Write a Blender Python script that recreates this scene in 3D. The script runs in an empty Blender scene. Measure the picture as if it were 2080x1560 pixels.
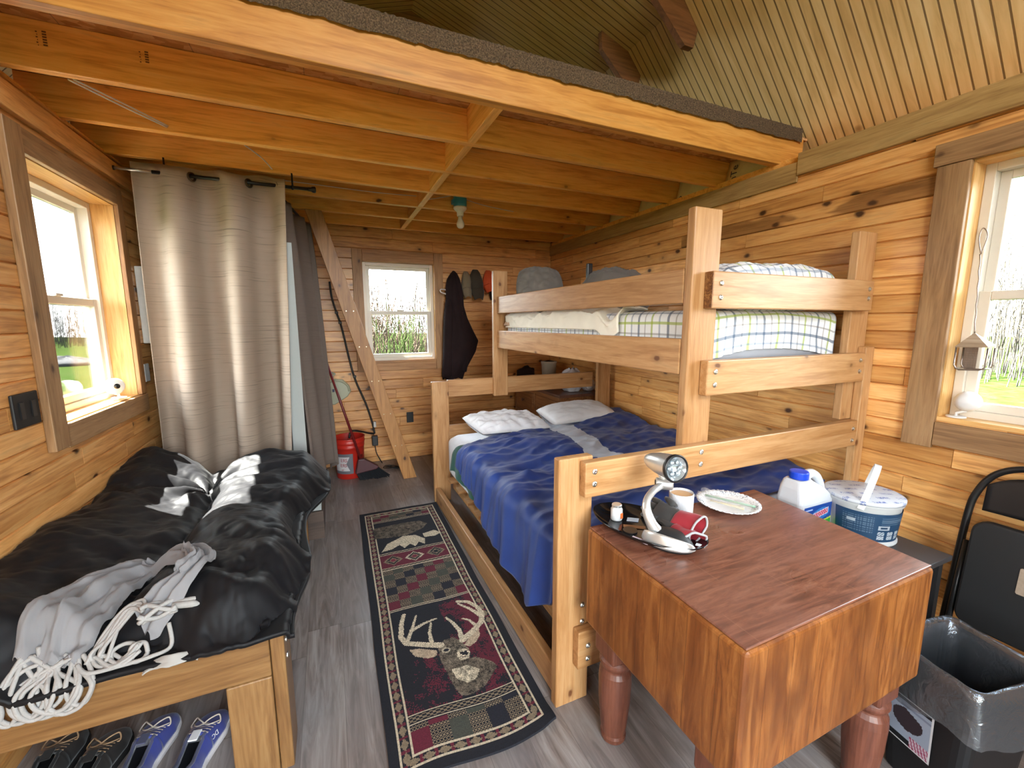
import bpy, bmesh, math, random
import numpy as np
from mathutils import Vector, Matrix, noise
random.seed(7)
sc = bpy.context.scene
COL = sc.collection
PI = math.pi
# ------------------------------------------------------------------ camera
CAMZ = 1.5
cam = bpy.data.objects.new('camera', bpy.data.cameras.new('camera'))
COL.objects.link(cam); sc.camera = cam
cam.data.sensor_fit = 'HORIZONTAL'; cam.data.sensor_width = 36.0
cam.data.lens = 854.24 / 2080 * 36.0
cam.data.clip_start = 0.02; cam.data.clip_end = 300
_yaw, _pit, _rol = 0.409601, -0.145637, -0.0023556
_f = Vector((math.sin(_yaw)*math.cos(_pit), math.cos(_yaw)*math.cos(_pit), math.sin(_pit)))
_r = Vector((math.cos(_yaw), -math.sin(_yaw), 0)); _u = _r.cross(_f)
_r2 = _r*math.cos(_rol)+_u*math.sin(_rol); _u2 = -_r*math.sin(_rol)+_u*math.cos(_rol)
_m = Matrix((( _r2.x,_u2.x,-_f.x,0),(_r2.y,_u2.y,-_f.y,0),(_r2.z,_u2.z,-_f.z,CAMZ),(0,0,0,1)))
cam.matrix_world = _m
# ------------------------------------------------------------------ view
vs = sc.view_settings
sc.display_settings.display_device = 'sRGB'
vs.view_transform = 'Standard'; vs.look = 'None'; vs.gamma = 1.0; vs.use_curve_mapping = False
vs.exposure = EXPO = 1.42
# ------------------------------------------------------------------ daylight
SKY = 11.0; SUN = 215.0
w = bpy.data.worlds.new('daylight'); sc.world = w; w.use_nodes = True
nt = w.node_tree; nt.nodes.clear()
bg = nt.nodes.new('ShaderNodeBackground'); out = nt.nodes.new('ShaderNodeOutputWorld')
tc = nt.nodes.new('ShaderNodeTexCoord'); sp = nt.nodes.new('ShaderNodeSeparateXYZ'); rmp = nt.nodes.new('ShaderNodeValToRGB')
nt.links.new(tc.outputs['Generated'], sp.inputs[0]); nt.links.new(sp.outputs['Z'], rmp.inputs[0])
rmp.color_ramp.elements[0].color = (1.0, 0.99, 0.97, 1); rmp.color_ramp.elements[0].position = 0.0
rmp.color_ramp.elements[1].color = (0.62, 0.80, 1.0, 1); rmp.color_ramp.elements[1].position = 0.9
nt.links.new(rmp.outputs[0], bg.inputs[0]); bg.inputs[1].default_value = SKY
nt.links.new(bg.outputs[0], out.inputs[0])
sun = bpy.data.objects.new('sun', bpy.data.lights.new('sun', 'SUN')); COL.objects.link(sun)
sun.data.energy = SUN; sun.data.angle = math.radians(0.53); sun.data.color = (1.0, 0.95, 0.88)
_sd = Vector((math.cos(math.radians(60)), -0.13, -math.sin(math.radians(60))))
sun.rotation_euler = _sd.to_track_quat('-Z', 'Y').to_euler()
def portal(name, loc, rot, sx, sy):
    l = bpy.data.lights.new(name, 'AREA'); l.shape = 'RECTANGLE'; l.size = sx; l.size_y = sy
    l.cycles.is_portal = True
    o = bpy.data.objects.new(name, l); COL.objects.link(o); o.location = loc; o.rotation_euler = rot
    return o
XL, XR, YB, YF = -1.06, 2.53, 4.64, -1.6
portal('portal_left', (XL-.2, 2.745, 1.615), (0, -PI/2, 0), 1.07, .82)
portal('portal_right', (XR+.2, .54, 1.6), (0, PI/2, 0), 1.06, .82)
portal('portal_back', (.725, YB+.2, 1.61), (-PI/2, 0, 0), .75, 1.05)
portal('portal_front', (.29, YF-.2, 1.15), (PI/2, 0, 0), 1.45, 2.3)
portal('portal_gable', (.735, YF-.2, 2.97), (PI/2, 0, 0), 1.9, .8)
portal('portal_loft', (.735, YB+.2, 3.18), (-PI/2, 0, 0), 1.48, .66)
portal('portal_side', (XL-.2, -.35, 1.6), (0, -PI/2, 0), 1.1, .95)
for c in (sc.cycles,):
    c.max_bounces = 10; c.diffuse_bounces = 7; c.glossy_bounces = 4; c.transparent_max_bounces = 12
    c.sample_clamp_indirect = 8.0; c.caustics_reflective = False; c.caustics_refractive = False

# ------------------------------------------------------------------ mesh helpers
ORG = {}
class G:
    """collects faces in world coordinates"""
    def __init__(s): s.v = []; s.f = []; s.uv = {}; s.b = {}; s.cur = 0.0; s.col = {}
    def add(s, vs, fs, uvs=None):
        n = len(s.v); s.v += [tuple(p) for p in vs]
        for i, fc in enumerate(fs):
            k = len(s.f); s.f.append(tuple(n+a for a in fc)); s.b[k] = s.cur
            if uvs: s.uv[k] = [uvs[a] for a in fc]
        return s
    def box(s, x0, x1, y0, y1, z0, z1):
        if x0 > x1: x0, x1 = x1, x0
        if y0 > y1: y0, y1 = y1, y0
        if z0 > z1: z0, z1 = z1, z0
        return s.add([(x0,y0,z0),(x1,y0,z0),(x1,y1,z0),(x0,y1,z0),(x0,y0,z1),(x1,y0,z1),(x1,y1,z1),(x0,y1,z1)],
              [(0,3,2,1),(4,5,6,7),(0,1,5,4),(1,2,6,5),(2,3,7,6),(3,0,4,7)])
    def obox(s, c, ax, ay, az):
        """box from centre and three half vectors"""
        c, ax, ay, az = map(Vector, (c, ax, ay, az)); P = []
        for k in (-1, 1):
            for i, j in ((-1,-1),(1,-1),(1,1),(-1,1)): P.append(c+ax*i+ay*j+az*k)
        return s.add(P, [(0,3,2,1),(4,5,6,7),(0,1,5,4),(1,2,6,5),(2,3,7,6),(3,0,4,7)])
    def tube(s, pts, r, n=8, cap=True, closed=False):
        pts = [Vector(p) for p in pts]; L = len(pts); rs = r if isinstance(r, (list, tuple)) else [r]*L
        t0 = (pts[1]-pts[0]).normalized(); up = Vector((0,0,1)) if abs(t0.z) < .9 else Vector((1,0,0))
        nx = t0.cross(up).normalized(); V = []
        for i, p in enumerate(pts):
            if closed: t = pts[(i+1) % L]-pts[i-1]
            else: t = pts[min(i+1, L-1)]-pts[max(i-1, 0)]
            t = t.normalized() if t.length > 1e-9 else t0
            nx = (nx-t*nx.dot(t)).normalized(); ny = t.cross(nx)
            for k in range(n):
                a = 2*PI*k/n; V.append(p+(nx*math.cos(a)+ny*math.sin(a))*rs[i])
        F = []
        for i in range(L if closed else L-1):
            j = (i+1) % L
            for k in range(n): F.append((i*n+k, i*n+(k+1) % n, j*n+(k+1) % n, j*n+k))
        if cap and not closed: F.append(tuple(range(n))[::-1]); F.append(tuple(range((L-1)*n, L*n)))
        return s.add(V, F)
    def lathe(s, prof, c=(0,0,0), n=32, M=None, sx=1, sy=1, cap=True):
        if tuple(prof[0]) == tuple(prof[-1]): cap = False
        c = Vector(c); V = []; F = []
        for r, z in prof:
            for k in range(n):
                a = 2*PI*k/n; p = Vector((r*math.cos(a)*sx, r*math.sin(a)*sy, z)); V.append(c+(M @ p if M else p))
        L = len(prof)
        for i in range(L-1):
            for k in range(n): F.append((i*n+k, i*n+(k+1) % n, (i+1)*n+(k+1) % n, (i+1)*n+k))
        if cap and prof[0][0] > 1e-5: F.append(tuple(range(n))[::-1])
        if cap and prof[-1][0] > 1e-5: F.append(tuple(range((L-1)*n, L*n)))
        return s.add(V, F)
    def grid(s, fn, nu, nv, uvs=(1,1), wrap=False):
        V = []; U = []
        for j in range(nv+1):
            for i in range(nu+1):
                V.append(fn(i/nu, j/nv)); U.append((i/nu*uvs[0], j/nv*uvs[1]))
        F = [(j*(nu+1)+i, j*(nu+1)+i+1, (j+1)*(nu+1)+i+1, (j+1)*(nu+1)+i) for j in range(nv) for i in range(nu)]
        return s.add(V, F, U)
    def prism(s, poly, fn, d0, d1):
        """poly in 2d; fn(a,b,d) -> world point"""
        n = len(poly); V = [fn(a,b,d0) for a,b in poly]+[fn(a,b,d1) for a,b in poly]
        F = [tuple(range(n))[::-1], tuple(range(n, 2*n))]+[(i,(i+1)%n,n+(i+1)%n,n+i) for i in range(n)]
        return s.add(V, F)
def obj(name, g, mat, parent=None, smooth=False, bevel=0, solid=0, sub=0, seg=2, soff=0):
    V = np.array(g.v, float)
    if parent is None:
        o0 = Vector(((V[:,0].min()+V[:,0].max())/2, (V[:,1].min()+V[:,1].max())/2, V[:,2].min()))
    else: o0 = ORG[parent.name]
    me = bpy.data.meshes.new(name)
    me.from_pydata([tuple(p) for p in (V-np.array(o0))], [], g.f)
    if g.uv:
        ul = me.uv_layers.new(name='UVMap')
        for pl in me.polygons:
            u = g.uv.get(pl.index)
            if u:
                for li, c in zip(pl.loop_indices, u): ul.data[li].uv = c
    if any(g.b.values()):
        at = me.attributes.new('board', 'FLOAT', 'FACE')
        at.data.foreach_set('value', [g.b[i] for i in range(len(g.f))])
    if g.col:
        at = me.attributes.new('paint', 'FLOAT_COLOR', 'FACE')
        at.data.foreach_set('color', np.array([g.col.get(i, (0,0,0,1)) for i in range(len(g.f))], float).ravel())
    bm = bmesh.new(); bm.from_mesh(me); bmesh.ops.recalc_face_normals(bm, faces=bm.faces); bm.to_mesh(me); bm.free()
    if smooth: me.polygons.foreach_set('use_smooth', [True]*len(me.polygons))
    me.materials.append(mat)
    o = bpy.data.objects.new(name, me); COL.objects.link(o)
    if parent is None: o.location = o0
    else: o.parent = parent
    ORG[o.name] = Vector(o0)
    if bevel:
        b = o.modifiers.new('b', 'BEVEL'); b.width = bevel; b.segments = seg; b.limit_method = 'ANGLE'; b.angle_limit = math.radians(40)
    if solid:
        b = o.modifiers.new('s', 'SOLIDIFY'); b.thickness = solid; b.offset = soff
    if sub:
        b = o.modifiers.new('u', 'SUBSURF'); b.levels = sub; b.render_levels = sub
    return o
def thing(name, label, cat, loc=(0,0,0), group=None):
    o = bpy.data.objects.new(name, None); COL.objects.link(o); o.location = loc; o.empty_display_size = .05
    ORG[o.name] = Vector(loc); o['label'] = label; o['category'] = cat
    if group: o['group'] = group
    return o
def tag(o, label, cat, group=None, kind=None):
    o['label'] = label; o['category'] = cat
    if group: o['group'] = group
    if kind: o['kind'] = kind
    return o
def struct(name, g, mat, parent=None, **k):
    o = obj(name, g, mat, parent, **k)
    if parent is None: o['kind'] = 'structure'
    return o
def rotz(a): return Matrix.Rotation(a, 3, 'Z')
def text_part(name, s, size, M4, mat, parent, extrude=.0004, align='LEFT'):
    cu = bpy.data.curves.new(name, 'FONT'); cu.body = s; cu.size = size; cu.extrude = extrude; cu.align_x = align; cu.resolution_u = 3
    t = bpy.data.objects.new(name+'_src', cu); COL.objects.link(t)
    bpy.context.view_layer.update()
    me = bpy.data.meshes.new_from_object(t.evaluated_get(bpy.context.evaluated_depsgraph_get()))
    bpy.data.objects.remove(t); bpy.data.curves.remove(cu)
    me.transform(Matrix.Translation(-ORG[parent.name]) @ M4); me.materials.clear(); me.materials.append(mat)
    o = bpy.data.objects.new(name, me); COL.objects.link(o); o.parent = parent; ORG[o.name] = ORG[parent.name]
    return o
def frame4(o, x, y):
    """4x4 placing text: origin o, reading direction x, up y"""
    x = Vector(x).normalized(); y = Vector(y); y = (y-x*y.dot(x)).normalized(); z = x.cross(y)
    return Matrix(((x.x,y.x,z.x,o[0]),(x.y,y.y,z.y,o[1]),(x.z,y.z,z.z,o[2]),(0,0,0,1)))
def fbm(x, y, z=0.0, o=4):
    return noise.fractal(Vector((x,y,z)), 0.9, 2.1, o)
def nz(x, y, z=0.0): return noise.noise(Vector((x,y,z)))

# ------------------------------------------------------------------ material helpers
class NB:
    def __init__(s, name):
        s.m = bpy.data.materials.new(name); s.m.use_nodes = True; s.t = s.m.node_tree; s.t.nodes.clear()
        s.out = s.n('ShaderNodeOutputMaterial'); s.p = s.n('ShaderNodeBsdfPrincipled'); s.l(s.p.outputs[0], s.out.inputs[0])
    def n(s, ty, **k):
        d = s.t.nodes.new(ty)
        for a, b in k.items(): setattr(d, a, b)
        return d
    def l(s, a, b): s.t.links.new(a, b)
    def set(s, i, v):
        if hasattr(v, 'is_output'): s.l(v, i)
        else: i.default_value = v
    def math(s, op, a, b=None, c=None, clamp=False):
        d = s.n('ShaderNodeMath', operation=op); d.use_clamp = clamp; s.set(d.inputs[0], a)
        if b is not None: s.set(d.inputs[1], b)
        if c is not None: s.set(d.inputs[2], c)
        return d.outputs[0]
    def mix(s, f, a, b, mode='MIX'):
        d = s.n('ShaderNodeMix', data_type='RGBA', blend_type=mode)
        s.set(d.inputs[0], f); s.set(d.inputs[6], a if hasattr(a,'is_output') else (*a[:3],1)); s.set(d.inputs[7], b if hasattr(b,'is_output') else (*b[:3],1))
        return d.outputs[2]
    def ramp(s, f, stops):
        d = s.n('ShaderNodeValToRGB'); e = d.color_ramp.elements
        while len(e) < len(stops): e.new(.5)
        for k, (p, c) in enumerate(stops): e[k].position = p; e[k].color = (*c[:3], 1)
        s.l(f, d.inputs[0]); return d.outputs[0]
    def maprange(s, f, a, b, c=0., d=1.):
        x = s.n('ShaderNodeMapRange'); s.set(x.inputs[0], f)
        for k, v in enumerate((a,b,c,d)): x.inputs[k+1].default_value = v
        return x.outputs[0]
    def coord(s, kind='Object'): return s.n('ShaderNodeTexCoord').outputs[kind]
    def mapping(s, v, scale=(1,1,1), loc=(0,0,0), rot=(0,0,0)):
        d = s.n('ShaderNodeMapping'); s.l(v, d.inputs[0]); d.inputs[1].default_value = loc; d.inputs[2].default_value = rot; d.inputs[3].default_value = scale
        return d.outputs[0]
    def noise(s, v, scale, detail=3, rough=.55, dist=0):
        d = s.n('ShaderNodeTexNoise'); s.l(v, d.inputs['Vector']); d.inputs['Scale'].default_value = scale
        d.inputs['Detail'].default_value = detail; d.inputs['Roughness'].default_value = rough; d.inputs['Distortion'].default_value = dist
        return d.outputs[0]
    def bump(s, h, strength=.2, dist=.002):
        b = s.n('ShaderNodeBump'); s.l(h, b.inputs['Height']); b.inputs['Strength'].default_value = strength; b.inputs['Distance'].default_value = dist
        s.l(b.outputs[0], s.p.inputs['Normal'])
    def vadd(s, a, b):
        d = s.n('ShaderNodeVectorMath', operation='ADD'); s.set(d.inputs[0], a); s.set(d.inputs[1], b); return d.outputs[0]
    def fin(s, col=None, rough=.5, metal=0, **k):
        if col is not None: s.set(s.p.inputs['Base Color'], col if hasattr(col,'is_output') else (*col[:3],1))
        s.set(s.p.inputs['Roughness'], rough); s.p.inputs['Metallic'].default_value = metal
        for a, b in k.items(): s.set(s.p.inputs[a.replace('_',' ')], b)
        return s.m
def plain(name, col, rough=.5, metal=0, nscale=40, namt=.12, bump=0, **k):
    b = NB(name); v = b.coord(); f = b.noise(v, nscale, 3)
    c = b.mix(f, tuple(x*(1-namt) for x in col), tuple(min(1,x*(1+namt)) for x in col))
    if bump: b.bump(f, bump, .002)
    return b.fin(c, rough, metal, **k)
def wood(name, lo, mid, hi, axis=0, rough=.42, knots=1.0, knotcol=(.06,.022,.008), gscale=1.0, streak=.5, kscale=7.5, tone=.16, spec=.5, kr=(.05,.13)):
    """softwood: stretched grain, fibres, round knots; every object (and every board of a wall) gets its own offset and tone"""
    b = NB(name); v = b.coord()
    oi = b.n('ShaderNodeObjectInfo').outputs['Random']
    at = b.n('ShaderNodeAttribute', attribute_name='board').outputs['Fac']
    off = b.math('ADD', b.math('MULTIPLY', oi, 41.3), b.math('MULTIPLY', at, 57.7))
    cx = b.n('ShaderNodeCombineXYZ')
    for i in range(3): b.l(off, cx.inputs[i])
    v2 = b.vadd(v, cx.outputs[0])
    sc_ = [1,1,1]; sc_[axis] = .07
    st = b.mapping(v2, tuple(sc_))
    g1 = b.noise(st, 22*gscale, 4, .6, 1.4)
    g2 = b.noise(st, 150*gscale, 2, .5, .3)
    sl = [1,1,1]; sl[axis] = .25
    blot = b.noise(b.mapping(v2, tuple(sl)), 4, 2, .5)
    f = b.math('ADD', b.math('MULTIPLY', g1, .75), b.math('MULTIPLY', g2, .25))
    c = b.ramp(f, [(.36, lo), (.50, mid), (.63, hi)])
    dark = b.math('MULTIPLY', b.maprange(g1, .60, .74), streak)
    c = b.mix(dark, c, tuple(x*.55 for x in lo))
    rt = b.math('FRACT', b.math('ADD', b.math('MULTIPLY', at, 7.31), b.math('MULTIPLY', oi, 3.17)))
    tn = b.math('ADD', b.math('MULTIPLY', rt, 2*tone), 1-tone)
    tn = b.math('MULTIPLY', tn, b.maprange(blot, .3, .7, .9, 1.1))
    cv = b.n('ShaderNodeCombineColor'); 
    b.l(tn, cv.inputs[0]); b.l(b.math('POWER', tn, 1.25), cv.inputs[1]); b.l(b.math('POWER', tn, 1.6), cv.inputs[2])
    c = b.mix(1.0, c, cv.outputs[0], 'MULTIPLY')
    hw = b.noise(b.mapping(v2, tuple(sl)), 7, 3, .6)
    hb = b.math('MULTIPLY', b.math('LESS_THAN', at, -.001), b.maprange(hw, .40, .46))
    c = b.mix(b.math('MULTIPLY', hb, .85), c, b.ramp(f, [(.36, tuple(x*.30 for x in lo)), (.60, tuple(x*.62 for x in lo))]))
    h = f
    if knots:
        sk = [1,1,1]; sk[axis] = .62
        kv = b.mapping(v2, tuple(sk)); d = b.noise(kv, 25, 2)
        kvd = b.n('ShaderNodeVectorMath', operation='MULTIPLY_ADD')
        cd = b.n('ShaderNodeCombineXYZ'); b.l(d, cd.inputs[0]); b.l(d, cd.inputs[2])
        b.l(cd.outputs[0], kvd.inputs[0]); kvd.inputs[1].default_value = (.02,.02,.02); b.l(kv, kvd.inputs[2])
        vo = b.n('ShaderNodeTexVoronoi'); b.l(kvd.outputs[0], vo.inputs['Vector']); vo.inputs['Scale'].default_value = kscale
        ds = vo.outputs['Distance']
        wn = b.n('ShaderNodeTexWhiteNoise'); b.l(vo.outputs['Color'], wn.inputs[0])
        on = b.math('LESS_THAN', wn.outputs[0], .62*knots)
        halo = b.math('MULTIPLY', b.maprange(ds, kr[0], kr[1]*1.9, 1, 0), on)
        core = b.math('MULTIPLY', b.maprange(ds, kr[0]*.9, kr[1]*.85, 1, 0), on)
        c = b.mix(b.math('MULTIPLY', halo, .45), c, tuple(x*.55 for x in lo))
        c = b.mix(core, c, knotcol)
    b.bump(h, .12, .0015)
    b.p.inputs['Specular IOR Level'].default_value = spec
    return b.fin(c, rough)
# ------------------------------------------------------------------ materials of the room
M = {}
M['plank_right'] = wood('honey pine planks', (.46,.195,.055), (.66,.325,.100), (.76,.43,.16), 1, .33, 1.2, kscale=8.5, tone=.24, kr=(.09,.19))
M['plank_left'] = wood('honey pine planks left', (.45,.19,.053), (.64,.31,.097), (.75,.42,.155), 1, .33, 1.1, kscale=8, tone=.16, kr=(.08,.17))
M['plank_back'] = wood('honey pine planks back', (.42,.175,.055), (.62,.30,.100), (.73,.40,.15), 0, .38, 1.1, kscale=8.5, tone=.22, kr=(.08,.18))
M['joist'] = wood('amber joist lumber', (.60,.26,.05), (.79,.385,.09), (.86,.47,.14), 0, .42, .8, kscale=7, tone=.1, kr=(.05,.13))
M['header'] = wood('amber header beam', (.40,.16,.026), (.54,.245,.048), (.63,.32,.078), 0, .40, .9, kscale=7, tone=.03, kr=(.05,.12))
M['beam_y'] = wood('amber blocking lumber', (.62,.29,.06), (.80,.42,.11), (.88,.52,.17), 1, .42, .6, kscale=6)
M['trim_r'] = wood('olive trim board', (.32,.19,.07), (.45,.29,.115), (.55,.38,.165), 1, .4, .3)
M['casing'] = wood('weathered casing', (.20,.105,.045), (.30,.165,.072), (.38,.225,.105), 2, .5, .6)
M['casing_h'] = wood('weathered casing flat', (.20,.105,.045), (.30,.165,.072), (.38,.225,.105), 1, .5, .5)
M['casing_x'] = wood('casing pine', (.28,.12,.04), (.40,.19,.065), (.50,.26,.10), 0, .5, .5)
M['casing_z'] = wood('casing pine upright', (.26,.12,.045), (.38,.19,.07), (.47,.25,.10), 2, .5, .5)
M['jamb'] = wood('jamb pine', (.50,.25,.07), (.64,.36,.12), (.72,.44,.18), 2, .4, .5)
M['jamb_y'] = wood('jamb pine flat', (.50,.25,.07), (.64,.36,.12), (.72,.44,.18), 1, .4, .3)
M['vinyl'] = plain('almond vinyl', (.70,.65,.56), .35, namt=.02)
M['dark_gap'] = plain('sheathing', (.12,.06,.025), .9)
M['gusset'] = wood('brown gusset plywood', (.14,.055,.018), (.22,.09,.03), (.28,.12,.045), 0, .6, .3)
def mk_glass():
    b = NB('window glass'); t = b.n('ShaderNodeBsdfTransparent'); t.inputs[0].default_value = (.95,.97,.96,1)
    g = b.n('ShaderNodeBsdfGlossy'); g.inputs['Roughness'].default_value = .02
    fr = b.n('ShaderNodeFresnel'); fr.inputs[0].default_value = 1.4
    mx = b.n('ShaderNodeMixShader'); b.l(b.math('MULTIPLY', fr.outputs[0], .8), mx.inputs[0]); b.l(t.outputs[0], mx.inputs[1]); b.l(g.outputs[0], mx.inputs[2])
    b.l(mx.outputs[0], b.out.inputs[0]); return b.m
M['glass'] = mk_glass()
def mk_bead():
    b = NB('beadboard pine'); v = b.coord(); s = b.n('ShaderNodeSeparateXYZ'); b.l(v, s.inputs[0])
    y = b.math('DIVIDE', s.outputs['Y'], .049)
    fr = b.math('ABSOLUTE', b.math('SUBTRACT', b.math('FRACT', b.math('ADD', y, 100)), .5))
    gr = b.maprange(fr, .055, .085, 1, 0)
    bead = b.maprange(b.math('ABSOLUTE', b.math('SUBTRACT', fr, .03)), .0, .02, .35, 0)
    oi = b.n('ShaderNodeObjectInfo').outputs['Random']
    st = b.mapping(v, (.12,1,.12)); g = b.noise(st, 18, 4, .6, 1.0)
    board = b.noise(b.mapping(v, (.3,1.6,.3)), 1.6, 1)
    c = b.ramp(g, [(.3,(.54,.37,.15)), (.5,(.69,.50,.225)), (.7,(.77,.59,.30))])
    c = b.mix(b.maprange(board, .35, .65, 0, .35), c, (.50,.31,.12))
    vo = b.n('ShaderNodeTexVoronoi'); b.l(v, vo.inputs['Vector']); vo.inputs['Scale'].default_value = 2.6
    c = b.mix(b.maprange(vo.outputs['Distance'], .04, .09, 1, 0), c, (.16,.07,.02))
    c = b.mix(b.math('MULTIPLY', gr, .85), c, (.10,.05,.014))
    b.bump(b.math('SUBTRACT', 1.0, gr), .6, .004)
    return b.fin(c, .38)
M['bead'] = mk_bead()
def mk_floor():
    b = NB('grey brown vinyl plank'); v = b.coord(); s = b.n('ShaderNodeSeparateXYZ'); b.l(v, s.inputs[0])
    W = .152; col = b.math('FLOOR', b.math('DIVIDE', s.outputs['X'], W))
    wn = b.n('ShaderNodeTexWhiteNoise', noise_dimensions='1D'); b.l(col, wn.inputs['W'])
    yy = b.math('ADD', b.math('DIVIDE', s.outputs['Y'], 1.22), wn.outputs[0]); row = b.math('FLOOR', yy)
    cid = b.math('ADD', b.math('MULTIPLY', col, 13.1), b.math('MULTIPLY', row, 7.7))
    w2 = b.n('ShaderNodeTexWhiteNoise', noise_dimensions='1D'); b.l(cid, w2.inputs['W'])
    cx = b.n('ShaderNodeCombineXYZ'); b.l(b.math('MULTIPLY', w2.outputs[0], 40), cx.inputs[0]); b.l(b.math('MULTIPLY', w2.outputs[0], 17), cx.inputs[1])
    v2 = b.vadd(v, cx.outputs[0]); g = b.noise(b.mapping(v2, (1,.09,1)), 26, 4, .62, 1.6)
    bl = b.noise(b.mapping(v2, (1,.35,1)), 5, 3, .6)
    c = b.ramp(g, [(.28,(.085,.062,.052)), (.45,(.19,.15,.132)), (.60,(.29,.245,.22)), (.75,(.40,.355,.335))])
    c = b.mix(b.maprange(bl, .35, .7, 0, .55), c, (.33,.32,.33))
    t = b.math('ADD', b.math('MULTIPLY', w2.outputs[0], .5), .72)
    c = b.mix(1.0, c, (1,1,1), 'MULTIPLY') if False else b.mix(b.math('SUBTRACT', 1.25, t), c, (.09,.06,.045))
    fx = b.math('FRACT', b.math('DIVIDE', s.outputs['X'], W)); fy = b.math('FRACT', yy)
    e = b.math('MAXIMUM', b.maprange(fx, 0, .012, 1, 0), b.maprange(fy, 0, .0025, 1, 0))
    c = b.mix(b.math('MULTIPLY', e, .8), c, (.025,.018,.014))
    b.bump(g, .15, .001)
    return b.fin(c, b.maprange(g, .3, .7, .30, .45))
M['floor'] = mk_floor()
def mk_osb():
    b = NB('oriented strand board'); v = b.coord(); vo = b.n('ShaderNodeTexVoronoi'); b.l(b.mapping(v, (1,2.2,1), rot=(0,0,.5)), vo.inputs['Vector']); vo.inputs['Scale'].default_value = 22
    c = b.ramp(b.n('ShaderNodeSeparateColor').outputs[0], [(0,(0,0,0)),(1,(1,1,1))]) if False else None
    sc_ = b.n('ShaderNodeSeparateColor'); b.l(vo.outputs['Color'], sc_.inputs[0])
    c = b.ramp(sc_.outputs[0], [(0,(.40,.18,.05)), (.5,(.55,.28,.10)), (1,(.68,.40,.18))])
    n_ = b.noise(v, 90, 2); c = b.mix(b.math('MULTIPLY', n_, .35), c, (.30,.13,.04))
    s = b.n('ShaderNodeSeparateXYZ'); b.l(v, s.inputs[0])
    e = b.maprange(b.math('FRACT', b.math('DIVIDE', s.outputs['X'], .41)), 0, .012, 1, 0)
    c = b.mix(b.math('MULTIPLY', e, .8), c, (.06,.05,.04))
    return b.fin(c, .75)
M['osb'] = mk_osb()

# ------------------------------------------------------------------ walls
def plank_wall(g, fn, a0, a1, z0, z1, holes, pitch, zoff, rnd, lmin=.5, lmax=1.9, heart=None):
    """boards with bevelled edges; fn(a, d, z): d = depth out of the room"""
    def cell(za, zb, xa, xb, cutlo, cuthi):
        if zb-za < .004 or xb-xa < .004: return
        be = .005; zl = za+(be if not cutlo else 0); zh = zb-(be if not cuthi else 0); e = .0012
        V = [fn(xa,.009,za), fn(xb,.009,za), fn(xb,.009,zb), fn(xa,.009,zb), fn(xa+e,0,zl), fn(xb-e,0,zl), fn(xb-e,0,zh), fn(xa+e,0,zh)]
        g.add(V, [(4,5,6,7),(0,1,5,4),(1,2,6,5),(2,3,7,6),(3,0,4,7)])
    z = z0-((z0-zoff) % pitch)
    while z < z1:
        za, zb = max(z, z0), min(z+pitch, z1)
        a = a0-rnd.random()*lmax
        while a < a1:
            L = rnd.uniform(lmin, lmax); xa, xb = max(a, a0), min(a+L, a1); a += L
            g.cur = rnd.random()*.98+.01
            if xb-xa < .01: continue
            if heart and heart[0] < (z+pitch/2) < heart[1] and xb > heart[2] and xa < heart[3]: g.cur = -g.cur
            cuts = [(za, zb, xa, xb)]
            for (ha, hb, hz0, hz1) in holes:
                new = []
                for (p, q, r, s) in cuts:
                    if q <= hz0 or p >= hz1 or s <= ha or r >= hb: new.append((p,q,r,s)); continue
                    if p < hz0: new.append((p,hz0,r,s))
                    if q > hz1: new.append((hz1,q,r,s))
                    p2, q2 = max(p,hz0), min(q,hz1)
                    if r < ha: new.append((p2,q2,r,ha))
                    if s > hb: new.append((p2,q2,hb,s))
                cuts = new
            for (p,q,r,s) in cuts: cell(p, q, r, s, p > za+1e-6, q < zb-1e-6)
        z += pitch
    g.cur = 0.0
def sheath(fn, a0, a1, z0, z1, holes, d0=.011, d1=.16):
    g = G()
    def bx(p, q, r, s):
        A, B = fn(p, d0, r), fn(q, d1, s); g.box(A[0],B[0],A[1],B[1],A[2],B[2])
    if not holes: bx(a0, a1, z0, z1); return g
    hs = sorted(holes); last = a0
    for (ha, hb, hz0, hz1) in hs:
        bx(last, ha, z0, z1); bx(ha, hb, z0, hz0); bx(ha, hb, hz1, z1); last = hb
    bx(last, a1, z0, z1); return g
fL = lambda a, d, z: (XL-d, a, z)
fR = lambda a, d, z: (XR+d, a, z)
fB = lambda a, d, z: (a, YB+d, z)
fF = lambda a, d, z: (a, YF-d, z)
WL = (2.34, 3.15, 1.08, 2.15); WS = (-.82, .12, 1.08, 2.15); WR = (.14, .945, 1.07, 2.16); WB = (.36, 1.09, 1.095, 2.12)
EX = lambda W: (W[0]-.0125, W[1]+.0125, W[2]-.0185, W[3]+.0125)
rnd = random.Random(11)
g = G(); plank_wall(g, fL, YF, YB, 0, 2.43, [EX(WS), EX(WL)], .0865, 1.375, rnd)
wl = struct('wall_left', g, M['plank_left']); struct('sheathing', sheath(fL, YF-.16, YB+.16, -.15, 2.43, [EX(WS), EX(WL)]), M['dark_gap'], wl)
g = G(); plank_wall(g, fR, YF, YB, 0, 2.40, [EX(WR)], .0868, 1.366, rnd, heart=(2.10, 2.19, .9, 1.9))
wr = struct('wall_right', g, M['plank_right']); struct('sheathing', sheath(fR, YF-.16, YB+.16, -.15, 2.41, [EX(WR)]), M['dark_gap'], wr)
g = G(); plank_wall(g, fB, XL, XR, 0, 2.62, [EX(WB)], .104, .478, rnd)
wb = struct('wall_back', g, M['plank_back']); struct('sheathing', sheath(fB, XL-.5, XR+.5, -.15, 2.62, [EX(WB)]), M['dark_gap'], wb)
WG = (.0, 1.47, 2.85, 3.51)
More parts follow.
